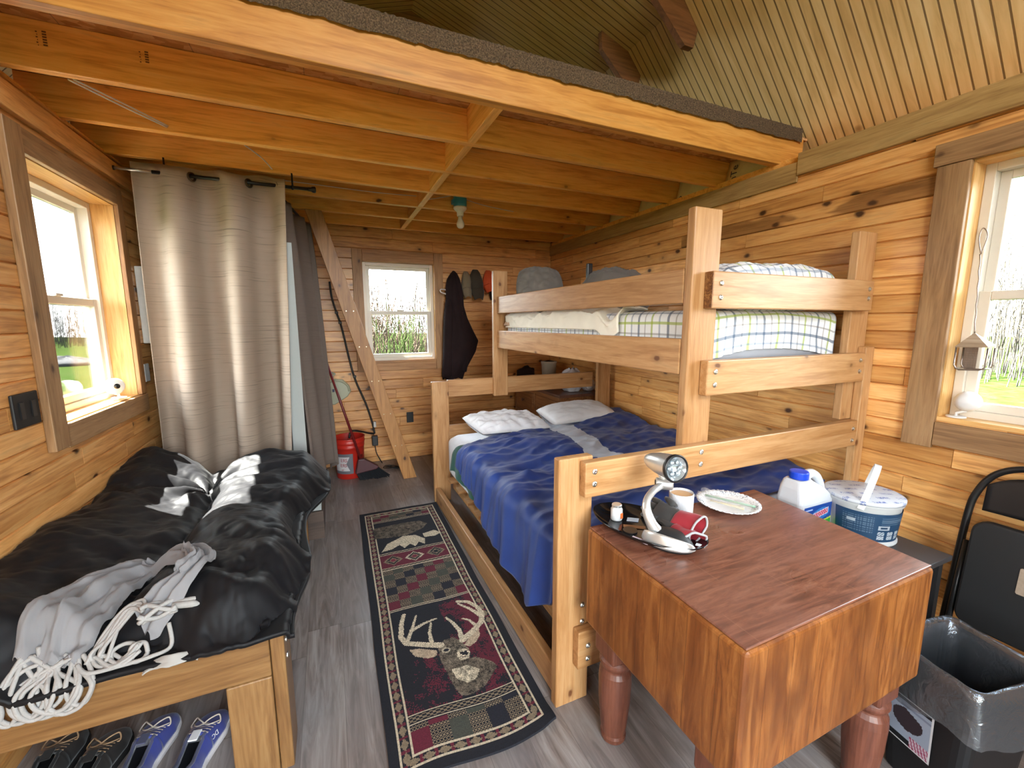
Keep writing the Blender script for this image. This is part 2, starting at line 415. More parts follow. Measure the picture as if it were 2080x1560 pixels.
struct('gable_panel', sheath(fB, XL-.5, XR+.5, 2.62, 3.95, [EX(WG)]), M['plank_back'], wb)
DF = (-.42, 1.0, .02, 2.30)
g = G(); plank_wall(g, fF, XL, XR, 0, 2.6, [DF], .104, .478, rnd)
wf = struct('wall_front', g, M['plank_back'])
gs = sheath(fF, XL-.5, XR+.5, -.15, 2.6, [DF])
struct('sheathing', gs, M['dark_gap'], wf)
struct('gable_panel', sheath(fF, XL-.5, XR+.5, 2.6, 3.95, [(-.215,1.685,2.62,3.38)]), M['plank_back'], wf)
g = G(); g.box(XL-.3, XR+.3, YF-.2, YB+.2, -.12, 0); struct('floor', g, M['floor'])
# unseen glazed patio door and gable opening, added behind the camera for fill light
g = G()
for x in (DF[0], .27, DF[1]-.04): g.box(x, x+.04, YF-.12, YF-.04, .02, 2.30)
g.box(DF[0]+.04, DF[1]-.04, YF-.12, YF-.04, .02, .10); g.box(DF[0]+.04, DF[1]-.04, YF-.12, YF-.04, 2.24, 2.30)
d1 = struct('fill_door_1', g, M['vinyl']); g = G(); g.box(DF[0]+.04, DF[1]-.04, YF-.085, YF-.08, .10, 2.24); struct('pane', g, M['glass'], d1)
# ------------------------------------------------------------------ roof: steep lower panels, shallow upper panels
XC = .735; BX, BZ, RZ = 2.08, 3.406, 3.87; SX, SZ = 2.94, 2.45
def slab(x0, z0, x1, z1, y0, y1, t=.03):
    g = G(); n = Vector((-(z1-z0), 0, x1-x0)).normalized()
    if n.z < 0: n = -n
    a = [(x0,z0),(x1,z1),(x1+n.x*t,z1+n.z*t),(x0+n.x*t,z0+n.z*t)]
    return g.prism(a, lambda p, q, d: (p, d, q), y0, y1)
YA, YZ = YF-.3, YB+.3
ce = struct('ceiling', slab(BX, BZ, XC, RZ, YA, YZ), M['bead'])
struct('ceiling_panel', slab(SX, SZ, BX, BZ, YA, YZ), M['bead'], ce)
struct('ceiling_panel', slab(2*XC-BX, BZ, XC, RZ, YA, YZ), M['bead'], ce)
struct('ceiling_panel', slab(-1.39, SZ+.0889, 2*XC-BX, BZ, YA, YZ), M['bead'], ce)
g = G(); g.box(XR+.012, SX+.05, YA, YZ, 2.40, 2.445); struct('top_plate', g, M['joist'], ce)
g = G(); g.box(XL-.012, -1.39, YA, YZ, 2.42, 2.445); struct('top_plate', g, M['joist'], ce)
g = G(); g.box(SX-.02, SX+.05, YA, YZ, 2.40, 2.52); g.box(-1.41, -1.39, YA, YZ, 2.42, 2.58); struct('fascia', g, M['joist'], ce)
# eaves outside the left wall shade the upper part of the window from the high sun
g = G(); g.box(-1.39, XL-.15, YA, YZ, 2.36, 2.42); struct('soffit', g, M['dark_gap'], ce)
def gusset(poly, y, label):
    g = G(); g.prism(poly, lambda p, q, d: (p, d, q), y-.02, y+.02); o = obj('roof_gusset', g, M['gusset']); tag(o, label, 'bracket', 'plywood roof gussets'); return o
kp = [(1.85,3.485),(2.08,3.406),(2.20,3.28),(2.17,3.17),(2.10,3.17),(1.86,3.37)]
gusset(kp, 2.72, 'brown plywood gusset at the roof bend just above the loft carpet')
gusset(kp, 2.20, 'brown plywood gusset at the roof bend cut off by the top edge of the view')
gusset([(.30,3.71),(.735,3.87),(1.17,3.71),(1.17,3.5),(.30,3.5)], 3.64, 'wide brown plywood gusset under the roof ridge behind the carpeted loft edge')
# ------------------------------------------------------------------ loft: header, joists, blocking, deck, carpet
JZ0, JZ1 = 2.432, 2.600
def lumber(name, x0, x1, y0, y1, z0, z1, mat, bev=.004):
    g = G(); g.box(x0, x1, y0, y1, z0, z1); return struct(name, g, mat, bevel=bev)
lumber('loft_header', -1.2, 2.74, 1.82, 1.848, 2.434, 2.60, M['header'])
lumber('loft_header', -1.2, 2.70, 1.841, 1.88, 2.436, 2.60, M['joist'])
JY = [2.265, 2.72, 3.17, 3.605, 4.04, 4.50]
joists = []
for y in JY: joists.append(lumber('loft_joist', -1.2, 2.66, y, y+.04, JZ0, JZ1, M['joist']))
ys = [1.88]+JY
for a, b_ in zip([1.876]+[y+.04 for y in JY[:-1]], JY): lumber('loft_blocking', .73, .775, a+.001, b_-.001, JZ0+.002, JZ1, M['beam_y'])
g = G(); g.box(-1.2, 2.78, 1.825, YB, 2.601, 2.615); struct('loft_deck', g, M['osb'])
# ------------------------------------------------------------------ trims
g = G(); g.box(XR-.024, XR-.001, YF, 1.69, 2.325, 2.445); struct('trim_1', g, M['trim_r'], bevel=.003)
g = G(); g.box(XR-.018, XR-.001, 1.692, YB-.002, 2.292, 2.402); struct('trim_2', g, M['trim_r'], bevel=.003)
g = G(); g.box(XL+.001, XL+.03, YF, YB-.002, 2.285, 2.385); struct('trim_3', g, M['plank_left'], bevel=.003)
# ------------------------------------------------------------------ windows
def window(n, fn, W, ax, jd, casings, jm, hjm, lock=True, z_split=True):
    a0, a1, z0, z1 = W
    def B(g, p, q, d0, d1, r, s):
        A, C = fn(p, d0, r), fn(q, d1, s); g.box(A[0],C[0],A[1],C[1],A[2],C[2])
    def ring(p, q, r, s, t, d0, d1, tb=None):
        g = G(); tb = tb or t
        B(g, p, p+t, d0, d1, r, s); B(g, q-t, q, d0, d1, r, s); B(g, p+t, q-t, d0, d1, r, r+tb); B(g, p+t, q-t, d0, d1, s-t, s); return g
    f = struct('window_%d' % n, ring(a0, a1, z0, z1, .034, jd, jd+.075), M['vinyl'], bevel=.003)
    zm = z0+(z1-z0)*.495
    struct('upper_sash', ring(a0+.034, a1-.034, zm-.02, z1-.034, .034, jd+.042, jd+.066), M['vinyl'], f, bevel=.003)
    struct('lower_sash', ring(a0+.034, a1-.034, z0+.034, zm+.02, .038, jd+.012, jd+.038), M['vinyl'], f, bevel=.003)
    g = G(); B(g, a0+.068, a1-.068, jd+.053, jd+.057, zm+.014, z1-.068); struct('pane', g, M['glass'], f)
    g = G(); B(g, a0+.072, a1-.072, jd+.023, jd+.027, z0+.072, zm-.018); struct('pane', g, M['glass'], f)
    for p, q in ((a0-.012, a0), (a1, a1+.012)):
        g = G(); B(g, p+.0005, q-.0005, 0, jd+.08, z0-.012, z1+.012); struct('jamb', g, M[jm], f)
    g = G(); B(g, a0-.01, a1+.01, -.004, jd+.002, z0-.018, z0+.002); struct('window_stool', g, M[hjm], f, bevel=.002)
    g = G(); B(g, a0, a1, 0, jd+.08, z1, z1+.012); struct('head_jamb', g, M[hjm], f)
    for (p, q, r, s, t, m) in casings:
        g = G(); B(g, p, q, -t, -.001, r, s); struct('casing', g, M[m], f, bevel=.003)
    g = G(); am = (a0+a1)/2; B(g, am-.03, am+.03, jd+.005, jd+.03, zm+.02, zm+.034); struct('sash_lock', g, M['vinyl'], f, bevel=.003)
    return f
w1 = window(1, fL, WL, 0, .10, [(2.235,2.338,.985,2.25,.03,'casing'), (3.152,3.225,1.08,2.25,.022,'casing_z'), (2.342,3.23,.975,1.076,.024,'casing_h'), (2.342,3.15,2.154,2.25,.024,'casing_h')], 'jamb', 'jamb_y')
w2 = window(2, fB, WB, 0, .05, [(.262,.358,.99,2.235,.018,'casing_z'), (1.092,1.188,.99,2.235,.018,'casing_z'), (.36,1.09,2.124,2.235,.018,'casing_x'), (.36,1.09,.99,1.074,.018,'casing_x')], 'jamb', 'casing_x')
w3 = window(3, fR, WR, 0, .09, [(.95,1.062,.925,2.17,.024,'casing'), (.03,.136,.925,2.17,.024,'casing'), (.03,1.075,2.172,2.265,.028,'casing_h'), (.138,.948,.94,1.048,.024,'casing_h')], 'jamb', 'jamb_y')
window(4, fB, WG, 0, .05, [], 'jamb', 'casing_x', z_split=False)
window(5, fL, WS, 0, .10, [(-.93,-.822,.985,2.25,.024,'casing'), (.122,.23,.985,2.25,.024,'casing')], 'jamb', 'jamb_y')  # unseen window behind the camera, added to brighten the right wall and bunk
# ------------------------------------------------------------------ outside
def mk_grass():
    b = NB('meadow grass'); v = b.coord(); n1 = b.noise(v, 2.6, 5, .7); n2 = b.noise(v, 30, 3)
    c = b.ramp(n1, [(.35,(.0048,.0085,.0022)), (.5,(.0085,.0135,.0034)), (.65,(.0130,.0155,.0062))]); c = b.mix(b.math('MULTIPLY', n2, .5), c, (.0033,.0066,.0012))
    b.p.inputs['Specular IOR Level'].default_value = 0; return b.fin(c, .9)
M['grass'] = mk_grass()
g = G()
def gf(u, v):
    x = -80+160*u; y = -80+160*v; return (x, y, -.45+.10*nz(x*.3, y*.3))
g.grid(gf, 60, 60); o = obj('ground', g, M['grass']); o['kind'] = 'structure'
def brush(name, pts, seed, mat, label, h=(1.6, 3.6), r=.012, n=4):
    rr = random.Random(seed); g = G()
    for (x, y) in pts:
        H = rr.uniform(*h); lean = (rr.uniform(-.12,.12), rr.uniform(-.12,.12)); base = Vector((x, y, -.5))
        P = [base+Vector((lean[0]*H*t+.04*rr.uniform(-1,1), lean[1]*H*t+.04*rr.uniform(-1,1), H*t)) for t in (0,.3,.6,1)]
        g.tube(P, [r*1.3, r, r*.7, r*.3], n, cap=False)
        for k in range(5):
            t = rr.uniform(.25,.95); q = base+Vector((lean[0]*H*t, lean[1]*H*t, H*t)); a = rr.uniform(0, 2*PI); L = rr.uniform(.25,.7)
            q2 = q+Vector((math.cos(a)*L*.6, math.sin(a)*L*.6, L)); g.tube([q, (q+q2)/2+Vector((0,0,-.04)), q2], [r*.6, r*.45, r*.2], 3, cap=False)
    o = obj(name, g, mat); tag(o, label, 'brush', kind='stuff'); return o
M['twig'] = plain('bare twigs', (.024,.022,.018), .9, Specular_IOR_Level=0.0); M['twig2'] = plain('reddish dry twigs', (.034,.025,.019), .9, Specular_IOR_Level=0.0); M['twig3'] = plain('green brush', (.012,.019,.006), .9, Specular_IOR_Level=0.0)
rr = random.Random(3)
brush('thicket', [(rr.uniform(19,27), rr.uniform(-12,14)) for _ in range(1500)], 1, M['twig'], 'bare grey brush standing past the grass outside the right window', h=(3.0,6.5), r=.015, n=3)
brush('scrub', [(rr.uniform(-27,-19), rr.uniform(8,60)) for _ in range(1500)], 2, M['twig'], 'bare brush beyond the grass outside the left window', h=(3.0,6.5), r=.016, n=3)
brush('brushwood', [(rr.uniform(-2,5.5), rr.uniform(9.3,14)) for _ in range(1500)], 4, M['twig2'], 'dry reddish brush close outside the back window', h=(1.6,4.0), r=.008, n=3)
brush('sapling', [(rr.gauss(1.25,.22), rr.uniform(8,8.7)) for _ in range(34)], 5, M['twig3'], 'green sapling growing outside the middle of the back window', h=(1.6,2.4), r=.009)


g = G()
RK = (-11.4, 26.5)
def rock(u, v):
    a = 2*PI*u; t = PI*v; r = .80*(1+.35*nz(math.cos(a)*1.5, math.sin(a)*1.5, v*3)); return (RK[0]+1.3*r*math.sin(t)*math.cos(a), RK[1]+r*math.sin(t)*math.sin(a), -.40+.42*r*math.cos(t)+.05*nz(u*9, v*7))
g.grid(rock, 28, 16); tag(obj('boulder', g, plain('grey stone', (.02,.02,.021), .9, nscale=6, namt=.4, Specular_IOR_Level=0.0), smooth=True), 'low grey boulder on the grass outside the left window', 'rock')
# ================================================================== bunk bed
def bunkwood(n, ax): return wood(n, (.335,.155,.052), (.43,.222,.088), (.505,.29,.130), ax, .42, 1.0, kscale=9, tone=.09, knotcol=(.13,.045,.014), kr=(.075,.14), streak=.3)
M['bx'] = bunkwood('pale pine x', 0); M['by'] = bunkwood('pale pine y', 1); M['bz'] = bunkwood('pale pine z', 2)
M['bolt'] = plain('zinc bolt', (.62,.62,.60), .28, 1, namt=.05)
M['stain'] = wood('stained end grain', (.09,.03,.01), (.20,.08,.025), (.42,.22,.08), 0, .5, 0, gscale=2)
bunk = thing('bunk_bed', 'tall pale pine bunk bed with a wide lower bed against the right wall', 'bunk bed', (1.6, 2.3, 0))
def board(name, x0, x1, y0, y1, z0, z1, m, p, bev=.005, bolts=()):
    g = G(); g.box(x0,x1,y0,y1,z0,z1); o = obj(name, g, M[m], p, bevel=bev)
    for b in bolts:
        g = G(); c, d = Vector(b[0]), Vector(b[1]).normalized()
        q = d.to_track_quat('Z', 'Y').to_matrix()
        g.lathe([(.011,0),(.0105,.003),(.006,.0055),(.004,.0055),(.004,.003),(0,.003)], c, 12, q); obj('bolt', g, M['bolt'], o, smooth=False)
    return o
FY = (0,-1,0); FX = (-1,0,0)
# posts
board('corner_post', .730,.875, 1.26,1.30, 0,1.012, 'bz', bunk, bolts=[((.80,1.26,.41),FY),((.80,1.26,.35),FY)] and [((.842,1.26,.415),FY),((.842,1.26,.345),FY)])
board('corner_post', .742,.882, 3.34,3.38, 0,1.022, 'bz', bunk)
board('corner_post', 2.458,2.527, 1.22,1.26, 0,1.375, 'bz', bunk)
board('corner_post', 2.40,2.50, 3.34,3.38, 0,1.0, 'bz', bunk)
board('tall_post', 1.312,1.456, 1.2605,1.30, .868,1.937, 'bz', bunk, bolts=[((1.43,1.26,1.672),FY),((1.43,1.26,1.614),FY),((1.42,1.26,1.335),FY),((1.42,1.26,1.275),FY)])
board('tall_post', 2.375,2.517, 1.2605,1.30, 1.002,1.932, 'bz', bunk)
board('tall_post', 1.283,1.412, 3.34,3.38, .87,1.925, 'bz', bunk)
board('tall_post', 2.32,2.46, 3.30,3.34, .60,1.925, 'bz', bunk)
# rails across the foot
board('foot_rail', .816,2.456, 1.2195,1.2595, .868,1.001, 'bx', bunk, bolts=[((.855,1.2195,.965),FY),((.855,1.2195,.918),FY),((1.375,1.2195,.972),FY),((1.375,1.2195,.92),FY),((2.42,1.2195,.96),FY),((2.42,1.2195,.90),FY)])
board('foot_rail', 1.381,2.456, 1.2195,1.2595, 1.203,1.346, 'bx', bunk, bolts=[((1.425,1.2195,1.30),FY),((1.425,1.2195,1.247),FY),((2.415,1.2195,1.31),FY),((2.415,1.2195,1.255),FY)])
gr_ = board('guard_rail', 1.381,2.456, 1.2195,1.2595, 1.552,1.696, 'bx', bunk, bolts=[((1.425,1.2195,1.65),FY),((1.425,1.2195,1.595),FY),((2.42,1.2195,1.655),FY),((2.42,1.2195,1.61),FY)])
g = G(); g.box(1.3795,1.3812, 1.2205,1.2585, 1.554,1.694); o = obj('stained_end', g, M['stain'], gr_); o['label'] = 'dark stained end grain'
board('foot_rail', .802,2.456, 1.2195,1.2595, .175,.333, 'bx', bunk, bolts=[((.845,1.2195,.27),FY),((.845,1.2195,.215),FY)])
# long side rails
board('side_rail', 1.311,1.349, 1.302,3.338, 1.285,1.432, 'by', bunk)
board('guard_rail', 1.311,1.349, 1.302,3.338, 1.573,1.712, 'by', bunk)
board('side_rail', 2.42,2.458, 1.302,3.298, 1.285,1.432, 'by', bunk)
board('side_rail', .751,.789, 1.302,3.338, .004,.128, 'by', bunk)
board('side_rail', 2.42,2.456, 1.302,3.298, .004,.128, 'by', bunk)
board('slat_ledger', .90,.938, 1.302,3.338, .10,.2145, 'by', bunk)
# head rails
board('head_rail', .884,2.318, 3.381,3.419, .884,1.026, 'bx', bunk)
board('head_rail', .884,2.318, 3.381,3.419, .50,.64, 'bx', bunk)
board('head_rail', 1.414,2.318, 3.342,3.379, 1.285,1.432, 'bx', bunk)
board('head_rail', 1.414,2.318, 3.342,3.379, 1.573,1.712, 'bx', bunk)
# slats and deck boards
for k in range(9):
    y = 1.36+k*.225; board('bed_slat', .835,2.418, y,y+.09, .215,.236, 'bx', bunk, 0)
for k in range(9):
    y = 1.36+k*.225; board('bed_slat', 1.351,2.418, y,y+.09, 1.287,1.306, 'bx', bunk, 0)
# ------------------------------------------------------------------ cloth materials
def cloth(name, col, rough=.85, weave=700, namt=.12, sheen=.2, bump=.15):
    b = NB(name); v = b.coord(); f = b.noise(v, 9, 3); f2 = b.noise(v, weave, 1)
    c = b.mix(f, tuple(x*(1-namt) for x in col), tuple(min(1, x*(1+namt)) for x in col)); b.bump(f2, bump, .0006)
    b.p.inputs['Sheen Weight'].default_value = sheen; b.p.inputs['Sheen Roughness'].default_value = .4
    return b.fin(c, rough)
M['white_cloth'] = cloth('white cotton', (.78,.78,.80)); M['cream_cloth'] = cloth('cream cotton', (.80,.76,.66))
M['green_cloth'] = cloth('dark green blanket', (.01,.075,.055)); M['fleece'] = cloth('grey fleece', (.13,.115,.10), .95, 250, .25, .15, .4)
M['black_cloth'] = cloth('black sateen', (.0065,.0065,.008), .55, 900, .2, .02, .15)
M['black_cloth'].node_tree.nodes['Principled BSDF'].inputs['Specular IOR Level'].default_value = .22
M['grey_mattress'] = cloth('grey mattress ticking', (.30,.31,.34))
def mk_comforter():
    b = NB('navy comforter'); v = b.coord(); at = b.n('ShaderNodeAttribute', attribute_name='paint'); s = b.n('ShaderNodeSeparateColor'); b.l(at.outputs['Color'], s.inputs[0])
    f = b.noise(v, 6, 3); c = b.mix(f, (.004,.019,.125), (.012,.048,.245)); fs = b.noise(v, 120, 2)
    c = b.mix(s.outputs[0], c, b.mix(f, (.46,.49,.56), (.62,.66,.73)))
    b.bump(b.noise(v, 320, 2), .2, .001); b.p.inputs['Sheen Weight'].default_value = .12
    return b.fin(c, .62)
M['comforter'] = mk_comforter()
def mk_plaid():
    b = NB('white sheet with blue and green plaid'); uv = b.coord('UV'); s = b.n('ShaderNodeSeparateXYZ'); b.l(uv, s.inputs[0])
    c = (.80,.81,.82); cur = None
    def line(c, o, per, ph, wd, colr, a):
        d = b.math('ABSOLUTE', b.math('SUBTRACT', b.math('FRACT', b.math('ADD', b.math('DIVIDE', o, per), ph)), .5))
        return b.mix(b.math('MULTIPLY', b.maprange(d, wd*.8, wd, 1, 0), a), c, colr)
    cur = b.mix(b.noise(uv, 8, 1), (.74,.76,.78), (.80,.81,.82))
    for o in (s.outputs['X'], s.outputs['Y']):
        cur = line(cur, o, .20, .10, .040, (.035,.075,.15), .72)
        cur = line(cur, o, .20, .60, .034, (.32,.42,.02), .72)
        cur = line(cur, o, .20, .36, .028, (.10,.16,.27), .55)
        cur = line(cur, o, .20, .85, .024, (.14,.11,.10), .5)
    b.bump(b.noise(uv, 500, 1), .1, .0005)
    return b.fin(cur, .85)
M['plaid'] = mk_plaid()
def sst(a, b, x):
    t = min(1, max(0, (x-a)/(b-a))); return t*t*(3-2*t)
def lerp_tab(tab, x):
    for (a, p), (b, q) in zip(tab, tab[1:]):
        if x <= b: return p+(q-p)*max(0, (x-a)/(b-a))
    return tab[-1][1]
def ridge(x, y, z=0, o=3):
    s = 0; a = 1
    for k in range(o):
        s += a*(1-abs(2*nz(x, y, z))); x *= 2.1; y *= 2.1; z += 7.3; a *= .5
    return s/1.75
# ------------------------------------------------------------------ lower mattress, blankets, pillows
def rounded_box(g, x0, x1, y0, y1, z0, z1, r, uvf=None, n=6, wob=0, nx=24, ny=30):
    """closed soft box: top grid falling over rounded sides"""
    prof = []
    def P(u, v):
        # u: around the section in x-z, v: along y
        return None
    cx, cy = (x0+x1)/2, (y0+y1)/2
    rings = []
    for k in range(n+1):
        a = PI/2*k/n; rings.append((r*(1-math.sin(a)) if False else r-r*math.sin(a), z0+r-r*math.cos(a)))
    for k in range(n+1):
        a = PI/2*k/n; rings.append((r-r*math.cos(a), z1-r+r*math.sin(a)))
    def ring(ins, z):
        pts = []
        X0, X1, Y0, Y1 = x0+ins, x1-ins, y0+ins, y1-ins; c = max(.02, r*.9-ins*.2)
        segs = [((X0+c,Y0),(X1-c,Y0),nx), ((X1,Y0+c),(X1,Y1-c),ny), ((X1-c,Y1),(X0+c,Y1),nx), ((X0,Y1-c),(X0,Y0+c),ny)]
        for (a, b, m) in segs:
            for i in range(m): t = i/(m-1); pts.append((a[0]+(b[0]-a[0])*t, a[1]+(b[1]-a[1])*t, z))
        return pts
    V = []; U = []
    for ins, z in rings:
        pts = ring(ins, z); per = 0
        for i, p in enumerate(pts):
            if i: per += math.dist(p, pts[i-1])
            w = wob*nz(p[0]*5, p[1]*5, p[2]*5)
            V.append((p[0]+w, p[1]+w, p[2]+w*.5)); U.append((per, z))
    N = len(V)//len(rings); F = []
    for k in range(len(rings)-1):
        for i in range(N): j = (i+1) % N; F.append((k*N+i, k*N+j, (k+1)*N+j, (k+1)*N+i))
    F.append(tuple(range(N))[::-1]); F.append(tuple(range((len(rings)-1)*N, len(rings)*N)))
    g.add(V, F, U); return g
g = G(); rounded_box(g, .855,2.41, 1.312,3.33, .238,.580, .06, wob=.003)
tag(obj('mattress', g, M['white_cloth'], smooth=True), 'thick white mattress of the wide lower bunk, under the blue comforter', 'mattress')
FAR = [(.60,2.66),(.78,2.70),(1.16,2.97),(1.76,3.12),(2.45,3.24)]
HEM = [(1.30,.44),(1.38,.37),(1.52,.285),(1.8,.34),(2.18,.42),(2.5,.50),(2.78,.56),(3.3,.60)]
def draped(far, hem, ztop, off, amp, seed, y0=1.312, nu=190, nv=170, xl=.775, xr=2.40):
    g = G(); Wt = xr-xl
    def fn(u, v):
        # distance over the bed from the wall side to the hem
        yy = y0+(2.75-y0)*v; h = lerp_tab(hem, yy); drop = ztop-h; L = Wt+drop
        s = u*L
        if s < Wt-.05: x = xr-s; dz = 0; nx_, nz_ = 0, 1
        else:
            q = s-(Wt-.05); r = .07; arc = r*PI/2
            if q < arc: a = q/r; x = xl+.05-r*math.sin(a); dz = -(r-r*math.cos(a)); nx_, nz_ = -math.sin(a), math.cos(a)
            else: x = xl+.05-r-(q-arc)*.10; dz = -r-(q-arc); nx_, nz_ = -1, .1
        yf = lerp_tab(far, max(.6, x)) if s < Wt else far[1][1]
        y = y0+(yf-y0)*v
        if s >= Wt: h = lerp_tab(hem, y)
        z = ztop+dz
        z += .035*sst(2.75, 3.2, y)*sst(1.0, 1.6, x)+.02*sst(1.9, 2.35, x)*sst(2.6, 3.1, y)
        f = ridge(x*1.1+y*.55+seed, y*3.4-x*1.25, seed, 3)
        f2 = ridge(x*2.6-y*1.2, y*5.5+x*.8+seed, 3+seed, 2)
        puff = nz(x*2.2+seed, y*2.2, 5)
        d = amp*(1.5*(f-.55)+.5*(f2-.55)+1.0*puff)+.008*nz(x*14, y*14, seed)
        e = min(1, min(v, 1-v)*14+.25); d *= e
        z2 = z+nz_*d; x2 = x+nx_*d
        # hanging folds
        if dz < -.05: x2 += -.012*math.sin(y*26+2*nz(y*3, 0, seed))*min(1, (-dz-.05)*6)
        return (x2, y, z2-off-(.02*(1-min(1, (1-v)*30))+.0))
    g.grid(fn, nu, nv); return g
g = draped(FAR, HEM, .668, 0, .036, 2.0, nu=230, nv=210)
for i, f in enumerate(g.f):
    c = [sum(g.v[k][a] for k in f)/4 for a in range(3)]
    t = (c[1]-2.1)/.95; xm = 1.575+.15*t
    if abs(c[0]-xm+.01*nz(c[1]*9, 0)) < .095 and c[1] > 1.95: g.col[i] = (1,0,0,1)
    else: g.col[i] = (0,0,0,1)
tag(obj('comforter', g, M['comforter'], smooth=True, solid=.012, soff=-1), 'rumpled navy blue comforter with a grey stripe, hanging over the edge of the lower bunk', 'comforter')
gb = draped([(.6,2.95),(.78,2.95),(1.16,3.0),(2.45,3.0)], [(1.3,.42),(1.6,.36),(1.75,.27),(1.9,.36),(2.1,.40),(2.4,.40),(2.8,.44),(3.0,.48)], .606, 0, .003, 9.0, nu=60, nv=70, xl=.812, xr=1.02)
tag(obj('blanket', gb, M['green_cloth'], smooth=True, solid=.006, soff=-1), 'dark green blanket peeping out below the hem of the navy comforter', 'blanket')
def pillow(name, c, ax, ay, az, T, mat, label, cat, group=None, wr=.012, seed=0, uvs=1, p=2.6, n=34, rnd=.3):
    """c centre; ax, ay half vectors in the plane; az unit normal"""
    c, ax, ay, az = Vector(c), Vector(ax), Vector(ay), Vector(az).normalized(); g = G()
    for sgn in (1, -1):
        def fn(u, v):
            a, b = 2*u-1, 2*v-1
            e = max(0, (1-abs(a)**p))*max(0, (1-abs(b)**p)); t = T*e**.5
            k = 1-.06*(1-abs(a)**2)*abs(b)**3; k2 = 1-.06*(1-abs(b)**2)*abs(a)**3
            w = wr*(ridge(a*2.2+seed, b*2.2, seed)-.55)*min(1, e*3)+wr*.6*nz(a*6, b*6, seed)*min(1, e*4)
            qa, qb = a*(1-rnd*(1-math.sqrt(1-b*b/2))), b*(1-rnd*(1-math.sqrt(1-a*a/2)))
            return c+ax*qa*k2+ay*qb*k+az*(sgn*t+(w if sgn > 0 else 0))
        g.grid(fn, n, n, (2*ax.length*uvs, 2*ay.length*uvs))
    o = obj(name, g, mat, smooth=True); tag(o, label, cat, group)
    m = o.modifiers.new('w', 'WELD'); m.merge_threshold = .0006
    return o
pillow('pillow', (1.30,3.11,.685), (.33,.02,-.01), (-.03,.205,.03), (0,-.12,1), .075, M['white_cloth'], 'creased white pillow at the head of the lower bunk, on the aisle side', 'pillow', 'pillows of the lower bunk', .03, 2.3)
pillow('pillow', (1.965,3.10,.708), (.345,.0,.01), (0,.19,.03), (0,-.12,1), .085, M['white_cloth'], 'smooth white pillow at the head of the lower bunk, on the wall side', 'pillow', 'pillows of the lower bunk', .012, 6.1)
# ------------------------------------------------------------------ upper bunk
um = thing('mattress', 'upper bunk mattress in a white fitted sheet with blue and green plaid', 'mattress', (1.88,2.3,1.306))
g = G(); rounded_box(g, 1.40,2.365, 1.335,3.27, 1.3075,1.53, .05); obj('mattress_core', g, M['grey_mattress'], um, smooth=True)
g = G()
def sheet(u, v):
    # strip around: side (x=1.36) from head to foot corner, then foot end to the right; v from bottom edge up over the top
    Ls = 1.955; Lf = .985; r = .05; s = u*(Ls+Lf)
    if s < Ls-r: px, py = 1.388, 3.28-s; nx, ny = -1, 0
    elif s < Ls+r:
        a = (s-(Ls-r))/(2*r)*PI/2; px, py = 1.388+r-r*math.cos(a), 3.28-Ls+r-r*math.sin(a); nx, ny = -math.cos(a), -math.sin(a)
    else: px, py = 1.388+r+(s-Ls-r), 1.325; nx, ny = 0, -1
    py = max(py, 1.312)
    foot = max(0, s-Ls-.05)/(Lf-.05)
    zb = 1.315+(.062*math.sin(PI*min(1, foot*1.02))**.7 if foot > 0 else 0)
    H = .235-(zb-1.315); tot = H+.30; q = v*tot
    pk = .006*math.sin(s*95)*max(0, 1-q/.07) if foot > 0 else .003*math.sin(s*30)
    if q < H-.04: z = zb+q; ins = 0
    elif q < H+.023:
        a = (q-(H-.04))/.063*PI/2; z = zb+H-.04+.04*math.sin(a); ins = .04-.04*math.cos(a)
    else: z = zb+H; ins = .04+(q-H-.023)
    z += .006*nz(s*5, q*5)*(1 if q < H else .4)
    o = pk+.005*nz(s*6, q*9, 3)
    return (px+nx*(o-ins), py+ny*(o-ins)*(1 if True else 0), z)
g.grid(sheet, 300, 44, (3.03, .535)); obj('fitted_sheet', g, M['plaid'], um, smooth=True)
g = G(); g.box(1.40,2.39, 1.36,3.30, 1.540,1.545)
g = G(); g.grid(lambda u, v: (1.42+.94*u, 1.37+1.88*v, 1.549+.006*nz(u*5, v*9)), 20, 40, (.96, 1.92)); obj('sheet_top', g, M['plaid'], um, smooth=True)
pillow('pillow', (1.985,1.45,1.665), (.43,.0,.012), (0,.14,.02), (0,-.1,1), .113, M['plaid'], 'plaid pillow lying at the foot end of the upper bunk', 'pillow', None, .014, 1.4, p=4.5)
pillow('fleece_pillow', (1.575,3.06,1.752), (.200,-.05,.0), (.02,.06,.195), (-.42,-.88,.25), .12, M['fleece'], 'plump grey fleece pillow propped at the head end of the upper bunk', 'pillow', 'grey fleece bedding', .035, 3.3, rnd=.75)
pillow('fleece_throw', (1.62,2.95,1.585), (.21,.0,.0), (0,.30,.0), (0,0,1), .055, M['fleece'], 'grey fleece throw bunched under the propped fleece pillow on the upper bunk', 'throw', 'grey fleece bedding', .05, 8.8)
pillow('fleece_pillow', (2.04,2.70,1.715), (.25,.02,0), (-.03,.24,.03), (0,-.15,1), .185, M['fleece'], 'low grey fleece pillow in the middle of the upper bunk, by the wall', 'pillow', 'grey fleece bedding', .03, 5.2, rnd=.6)
g = G()
def bunch(u, v):
    y = 1.78+1.50*u; w = .10+.05*math.sin(u*9); e = math.sin(PI*v)
    f = ridge(u*7, v*1.6, 4, 3)
    z = 1.458+.115*math.sin(PI*min(1, v*.62+.0))+.05*(f-.5)*e
    x = 1.366+.34*max(0, v-.45)+.010*(f-.5)
    tail = -.055*sst(.08, .0, abs(u-.06))*(1-v)
    return (x, y, z+tail+.03*(1-sst(0, .1, u))*0)
